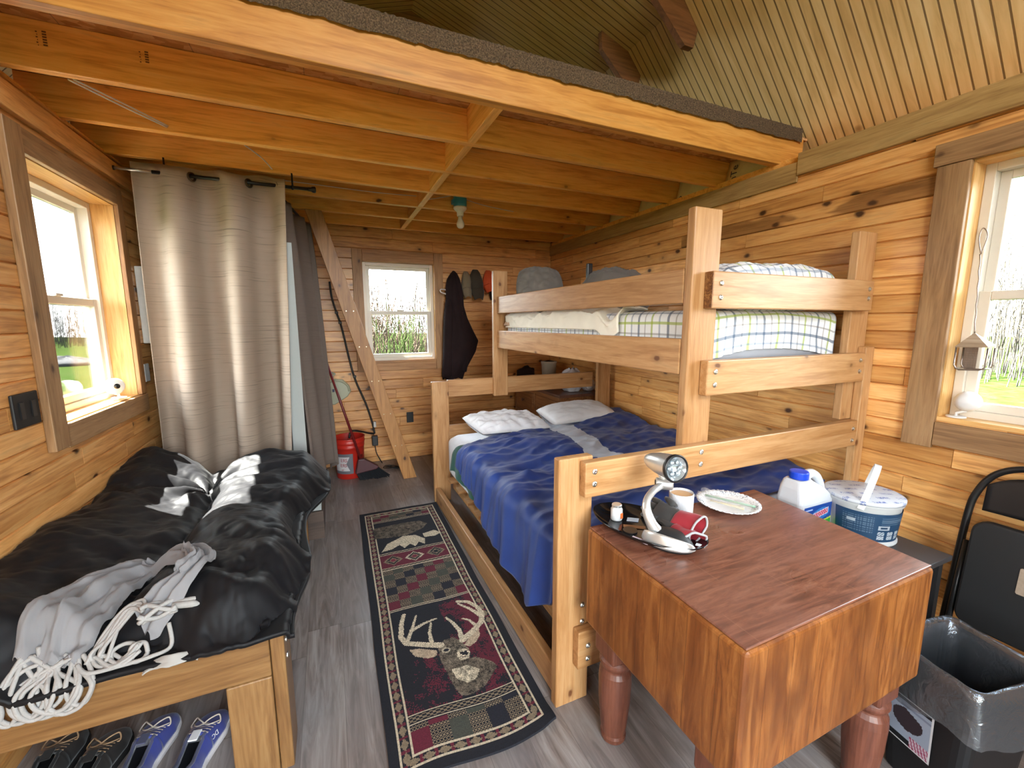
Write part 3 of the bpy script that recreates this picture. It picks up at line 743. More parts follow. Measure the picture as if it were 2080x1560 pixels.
g.grid(bunch, 120, 30); tag(obj('cream_blanket', g, M['cream_cloth'], smooth=True, solid=.008), 'crumpled cream blanket along the aisle side of the upper bunk', 'blanket')
pillow('skin_coloured_cloth', (1.40,3.24,1.475), (.045,.0,.0), (0,.07,.0), (-.6,0,1), .03, cloth('beige cloth', (.55,.36,.24)), 'small beige cloth bunched at the head end corner of the upper bunk', 'cloth', None, .02, 2.2, n=16)
g2 = G(); g2.obox((2.035,3.06,1.772), (.024,0,0), (0,.016,.0), (0,.0,.212)); obj_ph = obj('speaker', g2, plain('black plastic', (.01,.01,.011), .35), bevel=.006); tag(obj_ph, 'small black upright gadget behind the grey fleece on the upper bunk', 'gadget')
# ================================================================== day bed
dayw = {k: wood('day bed pine '+k, (.135,.062,.019), (.20,.100,.034), (.26,.142,.053), a, .42, .6, kscale=5, tone=.08, knotcol=(.10,.035,.012), kr=(.03,.08), streak=.3) for k, a in (('x',0),('y',1),('z',2))}
M['dx'], M['dy'], M['dz'] = dayw['x'], dayw['y'], dayw['z']
db = thing('day_bed', 'low pine day bed built of boards under the left window', 'bed', (-.62, 2.2, 0))
board('end_rail', -1.05,-.2345, 1.43,1.468, .362,.50, 'dx', db)
board('leg', -.362,-.2345, 1.43,1.468, .0,.360, 'dz', db)
board('leg', -.2325,-.192, 1.43,1.575, .0,.502, 'dz', db, bolts=[((-.192,1.475,.45),(1,0,0)),((-.192,1.475,.39),(1,0,0))])
board('side_rail', -.2325,-.194, 1.577,2.84, .362,.50, 'dy', db)
board('leg', -.2335,-.194, 2.842,2.89, .0,.50, 'dz', db)
board('leg', -1.05,-1.01, 1.47,1.56, 0,.362, 'dz', db)
board('leg', -1.05,-1.01, 2.80,2.88, 0,.362, 'dz', db)
board('leg', -.36,-.2345, 2.85,2.888, 0,.362, 'dz', db)
board('end_rail', -1.05,-.2345, 2.85,2.888, .362,.50, 'dx', db)
board('plank_deck', -1.048,-.236, 1.47,2.848, .455,.475, 'dy', db, 0)
board('lower_panel', -1.0,-.40, 2.20,2.215, .05,.36, 'dx', db, 0)
g = G(); rounded_box(g, -1.040,-.25, 1.475,2.845, .476,.512, .015); tag(obj('thin_mattress', g, M['white_cloth'], smooth=True), 'thin white mattress on the low day bed, under the black comforter', 'mattress')
g = G()
def blk(u, v):
    x = -1.045+.905*u; y = 1.405+1.65*v
    ridgeA = .13*math.exp(-((x+.98)/.20)**2); ridgeB = .075*math.exp(-((x+.42)/.20)**2)
    vx = -.70+.10*math.sin((y-1.4)*2.0); valley = -.045*math.exp(-((x-vx)/.045)**2)
    z = .585+ridgeA+ridgeB+valley
    z += .07*sst(2.55, 3.0, y)*sst(-.55, -.95, x)+.05*sst(2.6, 2.9, y)*sst(-.7, -.3, x)
    # knot of folds under the window
    dx, dy = x+.66, y-2.68; r = math.hypot(dx, dy); th = math.atan2(dy, dx)
    z += .028*math.exp(-(r/.26)**2)*math.sin(th*7+3*nz(x*4, y*4))-.04*math.exp(-(r/.09)**2)
    f = ridge(x*2.3+y*.9, y*1.8-x*.8, 1.7, 3); f2 = ridge(x*1.2-y*1.5, y*4+x*3, 6.1, 2)
    f3 = ridge(x*4.5+y*2.0, y*8-x*3.5, 2.2, 3)
    z += .042*(f-.55)+.026*(f2-.55)+.016*(f3-.55)+.03*nz(x*3, y*3, 9)
    z += .05*math.exp(-((y-1.95+.5*(x+.4))/.05)**2)*sst(-.55,-.3,x)*.5
    z += .030*(ridge(x*5.5+y*3.5, y*2.2-x*3.0, 7.7, 3)-.5)*sst(-.62, -.40, x)*sst(1.95, 1.65, y)
    # creases at the aisle side
    z += .020*math.sin(y*17+4*nz(y*2, x*2))*sst(-.55, -.25, x)
    # fall over edges
    ex = sst(-.27, -.14, x); z -= ex*(.13+.04*nz(y*5, 1))
    ey = sst(1.56, 1.405, y); z -= ey*(.15+.02*nz(x*6, 2))
    fe = sst(2.95, 3.05, y); z -= fe*.07
    xo = x+.035*nz(y*3.1, 4.4)*sst(-.4, -.15, x)+.09*sst(2.3, 2.75, y)*sst(-.5, -.15, x)+.0
    xo += -.025*sst(1.75, 1.45, y)*sst(-.4, -.15, x)
    yo = y+.035*nz(x*4.2, 1.1)*(sst(1.7, 1.42, y))
    return (xo, yo, max(z, .524 if (xo < -.24 and yo > 1.46) else (.508 if xo < -.182 else .49)))
g.grid(blk, 180, 230); tag(obj('comforter', g, M['black_cloth'], smooth=True, solid=.014, soff=1), 'rumpled black comforter on the low day bed with patches of sun on it', 'comforter')
def zb(x, y):
    u = (x+1.045)/.905; v = (y-1.405)/1.65; return blk(min(1,max(0,u)), min(1,max(0,v)))[2]+.015
# ================================================================== rug
RP = {
'earL':[(0.147, 0.586), (0.188, 0.577), (0.262, 0.539), (0.259, 0.506), (0.215, 0.504), (0.165, 0.536)],
'earR':[(0.386, 0.526), (0.425, 0.571), (0.479, 0.599), (0.476, 0.561), (0.447, 0.524), (0.406, 0.506)],
'head':[(0.27, 0.553), (0.308, 0.591), (0.352, 0.593), (0.377, 0.555), (0.397, 0.504), (0.401, 0.473), (0.384, 0.436), (0.336, 0.435), (0.297, 0.441), (0.267, 0.487)],
'neck':[(0.264, 0.51), (0.27, 0.427), (0.286, 0.308), (0.303, 0.26), (0.346, 0.254), (0.407, 0.274), (0.491, 0.347), (0.476, 0.38), (0.419, 0.437), (0.379, 0.443), (0.337, 0.44), (0.307, 0.448)],
'chest':[(0.297, 0.41), (0.369, 0.408), (0.413, 0.365), (0.388, 0.325), (0.342, 0.316), (0.305, 0.351)],
'muzzle':[(0.348, 0.508), (0.377, 0.509), (0.4, 0.479), (0.389, 0.445), (0.347, 0.441), (0.339, 0.472)],
'nose':[(0.358, 0.492), (0.392, 0.489), (0.392, 0.466), (0.364, 0.453), (0.35, 0.473)],
'eye':[(0.288, 0.534), (0.303, 0.536), (0.315, 0.52), (0.298, 0.513)],
'eyeR':[(0.297, 0.41), (0.301, 0.408), (0.3, 0.403), (0.296, 0.404)],
'a1':[(0.285, 0.564), (0.216, 0.593), (0.14, 0.633), (0.121, 0.684), (0.133, 0.776), (0.154, 0.841)],
'a2':[(0.14, 0.633), (0.175, 0.711), (0.213, 0.811)],
'a3':[(0.175, 0.711), (0.243, 0.739), (0.306, 0.752)],
'a4':[(0.25, 0.588), (0.255, 0.664), (0.275, 0.728)],
'b1':[(0.386, 0.557), (0.389, 0.632), (0.373, 0.693), (0.354, 0.74)],
'b2':[(0.387, 0.56), (0.451, 0.596), (0.505, 0.635), (0.529, 0.688), (0.52, 0.752), (0.487, 0.813), (0.437, 0.842)],
'b3':[(0.516, 0.679), (0.483, 0.75), (0.435, 0.824)],
'b4':[(0.473, 0.622), (0.452, 0.676), (0.424, 0.701)],
'moose':[(0.083, 1.884), (0.298, 1.896), (0.415, 1.877), (0.461, 1.816), (0.421, 1.758), (0.362, 1.719), (0.294, 1.687), (0.079, 1.719)],
'm1':[(0.106, 1.524), (0.153, 1.621), (0.269, 1.687), (0.353, 1.667), (0.405, 1.59), (0.391, 1.518), (0.36, 1.562), (0.328, 1.515), (0.3, 1.563), (0.258, 1.521), (0.23, 1.575), (0.173, 1.534)],
'm2':[(0.402, 1.668), (0.487, 1.694), (0.528, 1.633), (0.481, 1.606), (0.406, 1.611)],
}
def inpoly(P, X, Y):
    r = np.zeros(X.shape, bool); n = len(P)
    for i in range(n):
        x1, y1 = P[i]; x2, y2 = P[(i+1) % n]
        if y1 == y2: continue
        r ^= ((y1 > Y) != (y2 > Y)) & (X < (x2-x1)*(Y-y1)/(y2-y1)+x1)
    return r
def nearline(P, X, Y, w0, w1):
    d = np.zeros(X.shape, bool); n = len(P)-1
    for i in range(n):
        (x1,y1), (x2,y2) = P[i], P[i+1]; L = (x2-x1)**2+(y2-y1)**2
        t = np.clip(((X-x1)*(x2-x1)+(Y-y1)*(y2-y1))/L, 0, 1); w = w0+(w1-w0)*(i+t)/n
        d |= (X-x1-t*(x2-x1))**2+(Y-y1-t*(y2-y1))**2 < w*w
    return d
RW, RL = .605, 2.17; NS, NT = 150, 500
def rug_colours():
    S, T = np.meshgrid((np.arange(NS)+.5)/NS*RW, (np.arange(NT)+.5)/NT*RL)
    rs = np.random.RandomState(4); grain = rs.rand(NT, NS)
    def vnoise(ny, nx):
        gq = rs.rand(ny+2, nx+2); yy = np.linspace(0, ny, NT); xx = np.linspace(0, nx, NS); y0 = np.minimum(yy.astype(int), ny); x0 = np.minimum(xx.astype(int), nx); fy = (yy-y0)[:,None]; fx = (xx-x0)[None]; fy = fy*fy*(3-2*fy); fx = fx*fx*(3-2*fx)
        return gq[y0][:,x0]*(1-fy)*(1-fx)+gq[y0][:,x0+1]*(1-fy)*fx+gq[y0+1][:,x0]*fy*(1-fx)+gq[y0+1][:,x0+1]*fy*fx
    low = vnoise(90, 26); low2 = vnoise(16, 5); med = vnoise(170, 50)
    bl = .30*grain+.30*low+.4*med
    blk, crm, bur, grn, tan, brn = map(np.array, ((.006,.006,.011),(.50,.42,.30),(.105,.008,.022),(.05,.052,.04),(.20,.15,.095),(.10,.078,.055)))
    C = np.zeros((NT,NS,3)); C[:] = blk
    def put(m, c): C[m] = c
    e = np.minimum(np.minimum(S, RW-S), np.minimum(T, RL-T))
    # diamond border
    bd = (e > .045) & (e < .078); along = np.where(np.minimum(S, RW-S) < np.minimum(T, RL-T), T, S); acr = (e-.0615)
    dia = (np.abs((along % .055)-.0275)/.0275+np.abs(acr)/.0165) < .95
    put(bd & dia, tan); put(bd & ~dia & ((along % .055 < .006) | (along % .055 > .049)), bur)
    put((np.abs(e-.042) < .0042) | (np.abs(e-.083) < .0042), crm)
    f = e > .087
    def band(t0, t1): return f & (T > t0) & (T < t1)
    def stripe(t, h=.016):
        m = f & (np.abs(T-t) < h); put(m, blk); put(m & (np.abs(np.abs(T-t)-h) < .0045), crm); z = (np.floor(S/.013)+np.floor((T-t)/.008)) % 2 == 0
        put(m & (np.abs(T-t) < h*.6) & z, tan)
    def plaid(t0, t1, cs=.062, ct=.068):
        m = band(t0, t1); i = np.floor((S-.087)/cs).astype(int); j = np.floor((T-t0)/ct).astype(int)
        weave = (np.floor((S+.006*(np.floor(T/.006) % 2))/.006) % 2 == 0)
        solid = (i+j) % 2 == 0; k = (i+2*j) % 3
        w = m & ~solid; put(w, blk); put(w & weave, tan)
        for q, c in enumerate((bur, grn, blk*1.5)): put(m & solid & (((i-j)//2) % 3 == q), c)
    plaid(.087, .195, .072, .085); stripe(.222, .022)
    # deer panel
    m = band(.245, .885); put(m & (.55*low2+.25*low+.2*grain > .50) & ((S > .34) | (T < .52)), bur*.85)
    stripe(.893, .008); plaid(.903, 1.295); stripe(1.305, .014)
    m = band(1.32, 1.47); put(m, bur)
    for c in (.165, .3025, .44):
        d = np.abs(np.round((S-c)/.008)*.008)/.06+np.abs(np.round((T-1.395)/.009)*.009)/.06
        put(m & (d < 1.0), crm if c > .2 and c < .4 else tan); put(m & (d < .78), blk); put(m & (d < .55), tan); put(m & (d < .3), blk if c > .4 else bur*1.6)
    stripe(1.485, .014); mo = band(1.50, 1.965)
    plaid(1.995, 2.085, .062, .045); stripe(1.98, .012)
    V = lambda k: RP[k]
    fur = brn[None]*np.clip(-.55+3.2*bl[...,None], .08, 2.6)
    for k in ('neck', 'head'):
        mm = inpoly(V(k), S, T); C[mm] = fur[mm]
    for k in ('chest', 'muzzle'):
        mm = inpoly(V(k), S, T); C[mm] = (crm[None]*np.clip(-.2+2.2*bl[...,None], .25, 1.5))[mm]
    put(inpoly([(.30,.545),(.36,.56),(.375,.53),(.34,.505),(.31,.51)], S, T) & (bl < .55), brn*.35)
    for k in ('earL', 'earR'):
        mm = inpoly(V(k), S, T); C[mm] = (np.array((.42,.32,.22))[None]*(.6+.7*bl[...,None]))[mm]
    put(inpoly(V('nose'), S, T) & (bl < .62), blk); put((((S-.302)/.020)**2+((T-.525)/.016)**2 < 1), crm*.8); put((((S-.302)/.012)**2+((T-.525)/.009)**2 < 1), blk)
    for k, a, b in (('a1',.017,.010),('a2',.011,.005),('a3',.011,.005),('a4',.010,.005),('b1',.012,.006),('b2',.017,.009),('b3',.012,.005),('b4',.009,.004)):
        mm = nearline(V(k), S, T, a, b); C[mm] = (crm[None]*(.75+.5*grain[...,None]))[mm]
    mm = inpoly(V('moose'), S, T); C[mm] = (fur*.8)[mm]
    for k in ('m1', 'm2'):
        mm = inpoly(V(k), S, T); C[mm] = (crm[None]*(.75+.5*grain[...,None]))[mm]
    mm = mo & (low2 > .62) & (T < 1.62) & (S > .40) & (bl > .5); C[mm & (C.sum(2) < .05)] = bur
    return np.clip(C*(.8+.4*grain[...,None]), 0, 1)
RC = rug_colours()
g = G(); O = Vector((.098,1.2,0)); NRv = Vector((.703,1.2,0)); FLv = Vector((.140,3.325,0)); rax = (NRv-O)/1; ray_ = FLv-O
def rugf(u, v):
    p = O+rax*u+ray_*v; w = .004*nz(p.x*6, p.y*3)
    return (p.x+.006*nz(p.y*2.5, u*3), p.y+.012*math.sin(u*7)*(v < .5)*(1-v*2), .012+.003*nz(p.x*7, p.y*4)+.016*sst(.88, 1, u)*sst(.05, 0, v))
g.grid(rugf, NS, NT)
for i in range(len(g.f)): g.col[i] = (*RC[i//NS, i % NS], 1)
def paintmat(name, rough=.9, bump=0, sheen=0):
    b = NB(name); at = b.n('ShaderNodeAttribute', attribute_name='paint'); b.p.inputs['Sheen Weight'].default_value = sheen
    if bump: b.bump(b.noise(b.coord(), 300, 2), bump, .002)
    return b.fin(at.outputs['Color'], rough)
tag(obj('runner_rug', g, paintmat('woven rug pile', .95, .5), solid=.010, soff=-1), 'long black runner rug with a deer head and a moose head, in the aisle', 'rug')
# ================================================================== butcher block table
def mk_top():
    b = NB('oiled block top'); v = b.coord(); s = b.n('ShaderNodeSeparateXYZ'); b.l(v, s.inputs[0])
    rv = b.mapping(v, (.12,1,1), rot=(0,0,.12)); g = b.noise(rv, 30, 5, .7, 1.6); bl = b.noise(v, 3.2, 3, .6); sp = b.noise(b.mapping(v, (.3,1,1)), 60, 3, .7)
    c = b.ramp(g, [(.34,(.075,.022,.012)), (.5,(.165,.056,.031)), (.66,(.25,.100,.060))])
    c = b.mix(b.maprange(bl, .38, .66, .0, .55), c, (.22,.095,.066)); c = b.mix(b.maprange(sp, .52, .78, 0, .5), c, (.06,.02,.013))
    vo = b.n('ShaderNodeVectorMath', operation='DISTANCE'); b.l(v, vo.inputs[0]); vo.inputs[1].default_value = (.02,-.06,.36)
    c = b.mix(b.math('MULTIPLY', b.maprange(vo.outputs['Value'], .02, .10, .75, 0), b.maprange(sp, .35, .6)), c, (.03,.022,.014))
    row = b.math('FLOOR', b.math('DIVIDE', s.outputs[1], .102)); fx = b.math('FRACT', b.math('ADD', b.math('DIVIDE', s.outputs[0], .41), b.math('MULTIPLY', row, .37)))
    e = b.math('MAXIMUM', b.maprange(fx, 0, .006, 1, 0), b.maprange(b.math('FRACT', b.math('DIVIDE', s.outputs[1], .102)), 0, .02, .5, 0)); c = b.mix(b.math('MULTIPLY', e, .55), c, (.30,.15,.10))
    b.bump(g, .2, .001); return b.fin(c, b.maprange(bl, .3, .7, .24, .40))
M['bl_top'] = mk_top()
def mk_block():
    b = NB('maple block sides'); v = b.coord(); s = b.n('ShaderNodeSeparateXYZ'); b.l(v, s.inputs[0])
    k = b.math('ADD', s.outputs['X'], s.outputs['Y'])
    cell = b.math('FLOOR', b.math('DIVIDE', b.math('ADD', k, b.math('MULTIPLY', b.noise(b.mapping(v,(1,1,.2)), 3, 1), .03)), .047))
    wn = b.n('ShaderNodeTexWhiteNoise', noise_dimensions='1D'); b.l(cell, wn.inputs['W'])
    st = b.mapping(v, (1,1,.12)); g = b.noise(st, 34, 5, .7, 1.2); dr = b.noise(b.mapping(v, (1,1,.3)), 7, 3, .6)
    c = b.ramp(g, [(.34,(.125,.036,.008)), (.5,(.245,.082,.018)), (.66,(.355,.138,.037))])
    c = b.mix(b.maprange(wn.outputs[0], 0, 1, 0, .62), c, (.13,.036,.009)); c = b.mix(b.maprange(dr, .50, .66, 0, .8), c, (.085,.024,.007))
    jt = b.math('FRACT', b.math('DIVIDE', k, .094)); c = b.mix(b.math('MULTIPLY', b.maprange(jt, 0, .03, 1, 0), .85), c, (.05,.016,.006))
    b.bump(g, .2, .002); return b.fin(c, .36)
M['bl_side'] = mk_block()
M['bl_leg'] = wood('red brown turned leg', (.085,.025,.014), (.135,.043,.024), (.18,.062,.036), 2, .42, 0, tone=.03)
tb = thing('butcher_block_table', 'heavy brown butcher block table on turned legs in the right foreground', 'table', (1.21,.86,0))
cor = [(.793,.548),(1.592,.553),(1.640,1.168),(.795,1.170)]
g = G(); g.prism(cor, lambda a,b_,d: (a,b_,d), .425, .785); obj('block', g, M['bl_side'], tb, bevel=.012, seg=3)
g = G(); g.prism([(.799,.554),(1.588,.559),(1.634,1.162),(.801,1.164)], lambda a,b_,d: (a,b_,d), .7845, .7905); obj('top', g, M['bl_top'], tb, bevel=.004, seg=3)
for x, y in ((.872,1.085),(.872,.635),(1.515,.635),(1.545,1.085)):
    g = G(); g.box(x-.053,x+.053,y-.053,y+.053,.335,.4245)
    g.lathe([(.0,.335),(.046,.334),(.056,.322),(.058,.308),(.050,.296),(.046,.29),(.056,.27),(.058,.24),(.055,.15),(.047,.06),(.043,.03),(.046,.02),(.044,0),(0,0)], (x,y,0), 32)
    obj('leg', g, M['bl_leg'], tb, smooth=False, bevel=.006)
ZT = .7908
# --- tray
tray = G(); A = math.atan2(-.382, .142); TM = rotz(A)
tray.lathe([(0,.004),(.62,.004),(.86,.010),(1.0,.024),(1.02,.026),(1.0,.019),(.86,.004),(.60,0),(0,0)], (0,0,0), 64, Matrix.Diagonal((1,1,1)))
TC = Vector((.965,1.065,ZT)); tray.v = [tuple(TC+TM @ Vector((p[0]*.20, p[1]*.118, p[2]))) for p in tray.v]
tag(obj('serving_tray', tray, plain('black glazed tray', (.006,.006,.007), .10), smooth=True), 'glossy black oval tray holding the spotlight lamp on the butcher block', 'tray')
TZ = ZT+.0045
# --- spotlight lamp
M['silver'] = plain('brushed silver', (.62,.62,.61), .32, .75, namt=.05); M['blk'] = plain('black plastic', (.008,.008,.009), .35); M['blkm'] = plain('matte black', (.010,.010,.011), .55)
lp = thing('spotlight_lamp', 'silver spotlight desk lamp standing in the black tray', 'lamp', (.945,.975,TZ))
g = G(); bc = Vector((.957,.955,TZ)); BM = rotz(math.radians(-60))
def ell(g, prof, c, a, b_, n=40):
    q = G(); q.lathe(prof, (0,0,0), n); g.add([tuple(c+BM @ Vector((p[0]*a, p[1]*b_, p[2]))) for p in q.v], q.f)
ell(g, [(0,0),(.98,0),(1.02,.006),(1.0,.014),(.93,.024),(.8,.036),(.6,.045),(.3,.050),(0,.051)], bc, .078, .050); obj('base', g, M['blkm'], lp, smooth=True)
def sweep(u, v):
    a = math.radians(165+200*u); w_ = math.sin(PI*u)**.6; r = 1.06-.24*v*w_; z = .004+.040*math.sin(v*PI*.55)*w_+.004; return tuple(bc+BM @ Vector((.078*r*math.cos(a), .050*r*math.sin(a), z)))
g = G(); g.grid(sweep, 40, 12); obj('base_trim', g, M['silver'], lp, smooth=True, solid=.003)
def smoothpts(P, n=5):
    P = [Vector(p) for p in P]; out = []
    for i in range(len(P)-1):
        a, b, c, d = P[max(i-1,0)], P[i], P[i+1], P[min(i+2,len(P)-1)]
        for k in range(n):
            t = k/n; out.append(.5*((2*b)+(c-a)*t+(2*a-5*b+4*c-d)*t*t+(3*b-a-3*c+d)*t**3))
    return out+[P[-1]]
g = G(); pts = [(.932,.985,TZ+.040),(.921,.992,TZ+.060),(.914,1.008,TZ+.095),(.925,1.024,TZ+.125),(.957,1.036,TZ+.145),(.990,1.046,TZ+.152),(1.015,1.055,TZ+.153)]
sp_ = smoothpts(pts); n_ = len(sp_); g.tube(sp_, [.021-.009*min(1, i/(n_*.5)) for i in range(n_)], 14); obj('arm', g, M['silver'], lp, smooth=True)
Qx = Vector((.80,-.60,0)).normalized().to_track_quat('Z', 'Y').to_matrix(); hp = Vector((1.026,1.055,TZ+.156))
g = G(); g.lathe([(0,-.028),(.018,-.028),(.020,-.024),(.020,.024),(.018,.028),(0,.028)], hp, 24, Qx); o = obj('hinge', g, M['silver'], lp, bevel=.001)
g = G(); g.lathe([(0,.0),(.012,.0),(.012,.002),(0,.002)], hp+Qx @ Vector((0,0,-.0305)), 20, Qx); obj('hinge_cap', g, M['blk'], o)
hax = Vector((-.10,-.985,.10)).normalized(); Qh = hax.to_track_quat('Z','Y').to_matrix(); HL = .165; h0 = Vector((1.016,.992,1.026))-hax*HL
g = G(); g.tube([hp+Vector((0,0,.012)), h0+hax*.08-Vector((0,0,.03))], .012, 12); obj('neck', g, M['silver'], lp, smooth=True)
g = G(); g.lathe([(0,0),(.008,.001),(.018,.010),(.028,.032),(.036,.07),(.041,.115),(.042,.152)], h0, 36, Qh, cap=False); obj('head', g, M['silver'], lp, smooth=True)
g = G(); g.lathe([(.042,.148),(.046,.151),(.047,.162),(.042,.167),(.039,.163),(.042,.148)], h0, 36, Qh); obj('head_ring', g, M['blk'], lp, smooth=True)
g = G(); g.lathe([(0,.135),(.012,.139),(.026,.149),(.040,.162)], h0, 36, Qh, cap=False); obj('reflector', g, plain('mirror reflector', (.42,.47,.50), .15, .6, nscale=55, namt=.5, bump=1.0), lp, smooth=True)
g = G()
for a in range(6):
    d = Qh @ Vector((math.cos(a*PI/3)*.021, math.sin(a*PI/3)*.021, .156)); g.lathe([(0,-.004),(.0085,-.004),(.007,.002),(0,.004)], h0+d, 10, Qh)
obj('lens_facets', g, plain('clear facets', (.45,.50,.54), .1, .5), lp, smooth=True)
# --- mug of coffee
mg = thing('mug', 'white ribbed mug of milky coffee beside the black tray', 'mug', (1.150,1.095,ZT))
mc = (1.150,1.095,ZT)
b = NB('white ribbed glaze'); v = b.coord(); s = b.n('ShaderNodeSeparateXYZ'); b.l(v, s.inputs[0]); an = b.math('ARCTAN2', s.outputs[1], s.outputs[0]); b.bump(b.math('SINE', b.math('MULTIPLY', an, 60)), .35, .002); M['mug'] = b.fin((.58,.58,.59), .25)
g = G(); g.lathe([(0,0),(.036,0),(.041,.006),(.042,.02),(.043,.092),(.0415,.095),(.039,.093),(.038,.012),(0,.010)], mc, 48); obj('body', g, M['mug'], mg, smooth=True)
g = G(); g.lathe([(0,.0865),(.0388,.0865)], mc, 40, cap=False); obj('coffee', g, plain('milky coffee', (.52,.31,.15), .15, namt=.04), mg)
g = G(); g.tube(smoothpts([(1.186,1.118,ZT+.075),(1.205,1.13,ZT+.07),(1.210,1.133,ZT+.045),(1.200,1.127,ZT+.025),(1.186,1.118,ZT+.022)]), .006, 10); obj('handle', g, M['mug'], mg, smooth=True)
# --- work gloves
M['glove'] = cloth('grey leather glove', (.035,.033,.032), .8, 300); M['red'] = cloth('red cotton cuff', (.30,.012,.022), .9, 300); M['piping'] = cloth('grey piping', (.33,.32,.33), .9)
def glove(c, ang, label, tilt=.0, sc_=1.0, sd=0):
    th = thing('work_glove', label, 'glove', c, 'work gloves in the tray'); R = rotz(ang); c = Vector(c)
    def w(p): p = Vector(p)*sc_; p = Vector((p.x, p.y*math.cos(tilt)-p.z*math.sin(tilt), p.y*math.sin(tilt)+p.z*math.cos(tilt))); return tuple(c+R @ p)
    # body and cuff as an open sleeve along +x (cuff mouth at x=.09)
    def sl(u, v, x0, x1, ry0, ry1, rz0, rz1):
        x = x0+(x1-x0)*u; a = 2*PI*v; ry = ry0+(ry1-ry0)*u; rz = rz0+(rz1-rz0)*u; k = 1+.12*nz(math.cos(a)*2+sd, math.sin(a)*2, x*20)
        return w((x, ry*math.cos(a)*k, .024+rz*math.sin(a)*k+.004*nz(x*30, a, sd)))
    g = G(); g.grid(lambda u, v: sl(u, v, -.07, .02, .040, .036, .016, .020), 14, 24)
    for i, (ln, oy) in enumerate(((.055,-.028),(.07,-.010),(.072,.010),(.06,.029))):
        P = [w((-.065-ln*t, oy*(1+.25*t), .024-.010*t*t)) for t in (0,.35,.7,1)]; g.tube(P, [.0115*sc_,.0115*sc_,.0105*sc_,.006*sc_], 8)
    P = [w((-.02-.05*t, .040+.028*t-.01*t*t, .022)) for t in (0,.35,.7,1)]; g.tube(P, [.013*sc_,.0125*sc_,.011*sc_,.006*sc_], 8)
    obj('palm', g, M['glove'], th, smooth=True)
    g = G(); g.grid(lambda u, v: sl(u, v, .015, .10, .038, .050, .021, .030), 12, 28); cf = obj('cuff', g, M['red'], th, smooth=True, solid=.003); cf['label'] = 'red cotton cuff'
    g = G(); g.tube([sl(1, k/28, .015, .10, .038, .050, .021, .030) for k in range(28)], .0038, 6, closed=True); obj('cuff_piping', g, M['piping'], th, smooth=True)
glove((1.062,1.030,TZ+.022), math.radians(-84), 'upper red and grey work glove draped over the tray next to the lamp', .75, 1.0, 1)
glove((1.028,1.000,TZ-.001), math.radians(-97), 'lower red and grey work glove lying in the tray with a white tag', -.25, .92, 5)
g = G(); g.obox((1.030,.893,TZ+.012), (.007,-.012,.0), (.007,.004,.0), (0,0,.0006)); tag(obj('paper_tag', g, plain('white tag', (.75,.75,.76), .7)), 'small white tag at the mouth of the lower glove', 'tag')
# --- things lying in the tray
jar = thing('small_jar', 'small jar with a white and orange label in the black tray', 'jar', (.916,1.165,TZ))
jc = (.916,1.165,TZ); g = G(); g.lathe([(0,0),(.019,0),(.021,.004),(.021,.040),(.017,.046),(.017,.050)], jc, 24); obj('body', g, plain('label paper', (.62,.62,.63), .4, nscale=60, namt=.3), jar, smooth=True)
g = G(); g.lathe([(0,.058),(.016,.058),(.018,.056),(.018,.049),(0,.049)], jc, 24); obj('lid', g, M['silver'], jar)
g = G(); g.obox((.922,1.1435,TZ+.02), (.006,.001,0), (0,.0006,0), (0,0,.010)); obj('orange_label', g, plain('orange print', (.75,.16,.03), .5), jar)
g = G(); g.lathe([(0,0),(.024,0),(.024,.003),(0,.003)], (.905,1.075,TZ+.001), 28); tag(obj('coin_disc', g, plain('dark disc', (.03,.02,.015), .3)), 'flat dark disc lying in the middle of the black tray', 'disc')
g = G(); g.obox((.888,1.005,TZ+.0045), (.012,-.028,0), (.010,.004,0), (0,0,.0006)); tag(obj('pink_paper', g, plain('pale pink paper', (.60,.50,.56), .8)), 'pale pink slip of paper at the near edge of the tray', 'paper')
g = G(); g.obox((.965,1.135,TZ+.0015), (.016,-.012,0), (.010,.010,0), (0,0,.0006)); tag(obj('paper_slip', g, plain('pale blue paper', (.45,.50,.58), .6)), 'small pale blue card lying in the black tray behind the lamp', 'card')
g = G(); g.obox((.935,1.09,TZ+.0015), (.030,-.022,0), (.006,.008,0), (0,0,.0008)); tag(obj('wood_stick', g, plain('brown packet', (.20,.09,.04), .5)), 'flat brown packet lying in the black tray', 'packet')
# --- paper plate with wrapped cutlery
def mk_plate():
    b = NB('paper plate'); v = b.coord(); s = b.n('ShaderNodeSeparateXYZ'); b.l(v, s.inputs[0])
    r = b.math('SQRT', b.math('ADD', b.math('POWER', s.outputs[0], 2), b.math('POWER', s.outputs[1], 2)))
    n1 = b.noise(v, 60, 2, .6, 3); m = b.math('MULTIPLY', b.maprange(n1, .56, .60), b.maprange(r, .085, .09))
    c = b.mix(m, (.78,.78,.79), (.06,.08,.12)); return b.fin(c, .6)
pc = Vector((1.390,1.090,ZT)); pl = thing('paper_plate', 'white paper plate with a dark printed rim on the far side of the block', 'plate', pc)
g = G(); N_ = 96; prof = [(0,.004),(.075,.004),(.085,.007),(.100,.016),(.113,.019),(.113,.017),(.099,.013),(.084,.003),(.07,.001),(0,.001)]; g.lathe(prof, pc, N_)
g.v = [(p[0], p[1], p[2]+(.0018*math.sin(math.atan2(p[1]-pc.y, p[0]-pc.x)*38) if math.hypot(p[0]-pc.x, p[1]-pc.y) > .095 else 0)) for p in g.v]
obj('plate', g, mk_plate(), pl, smooth=True)
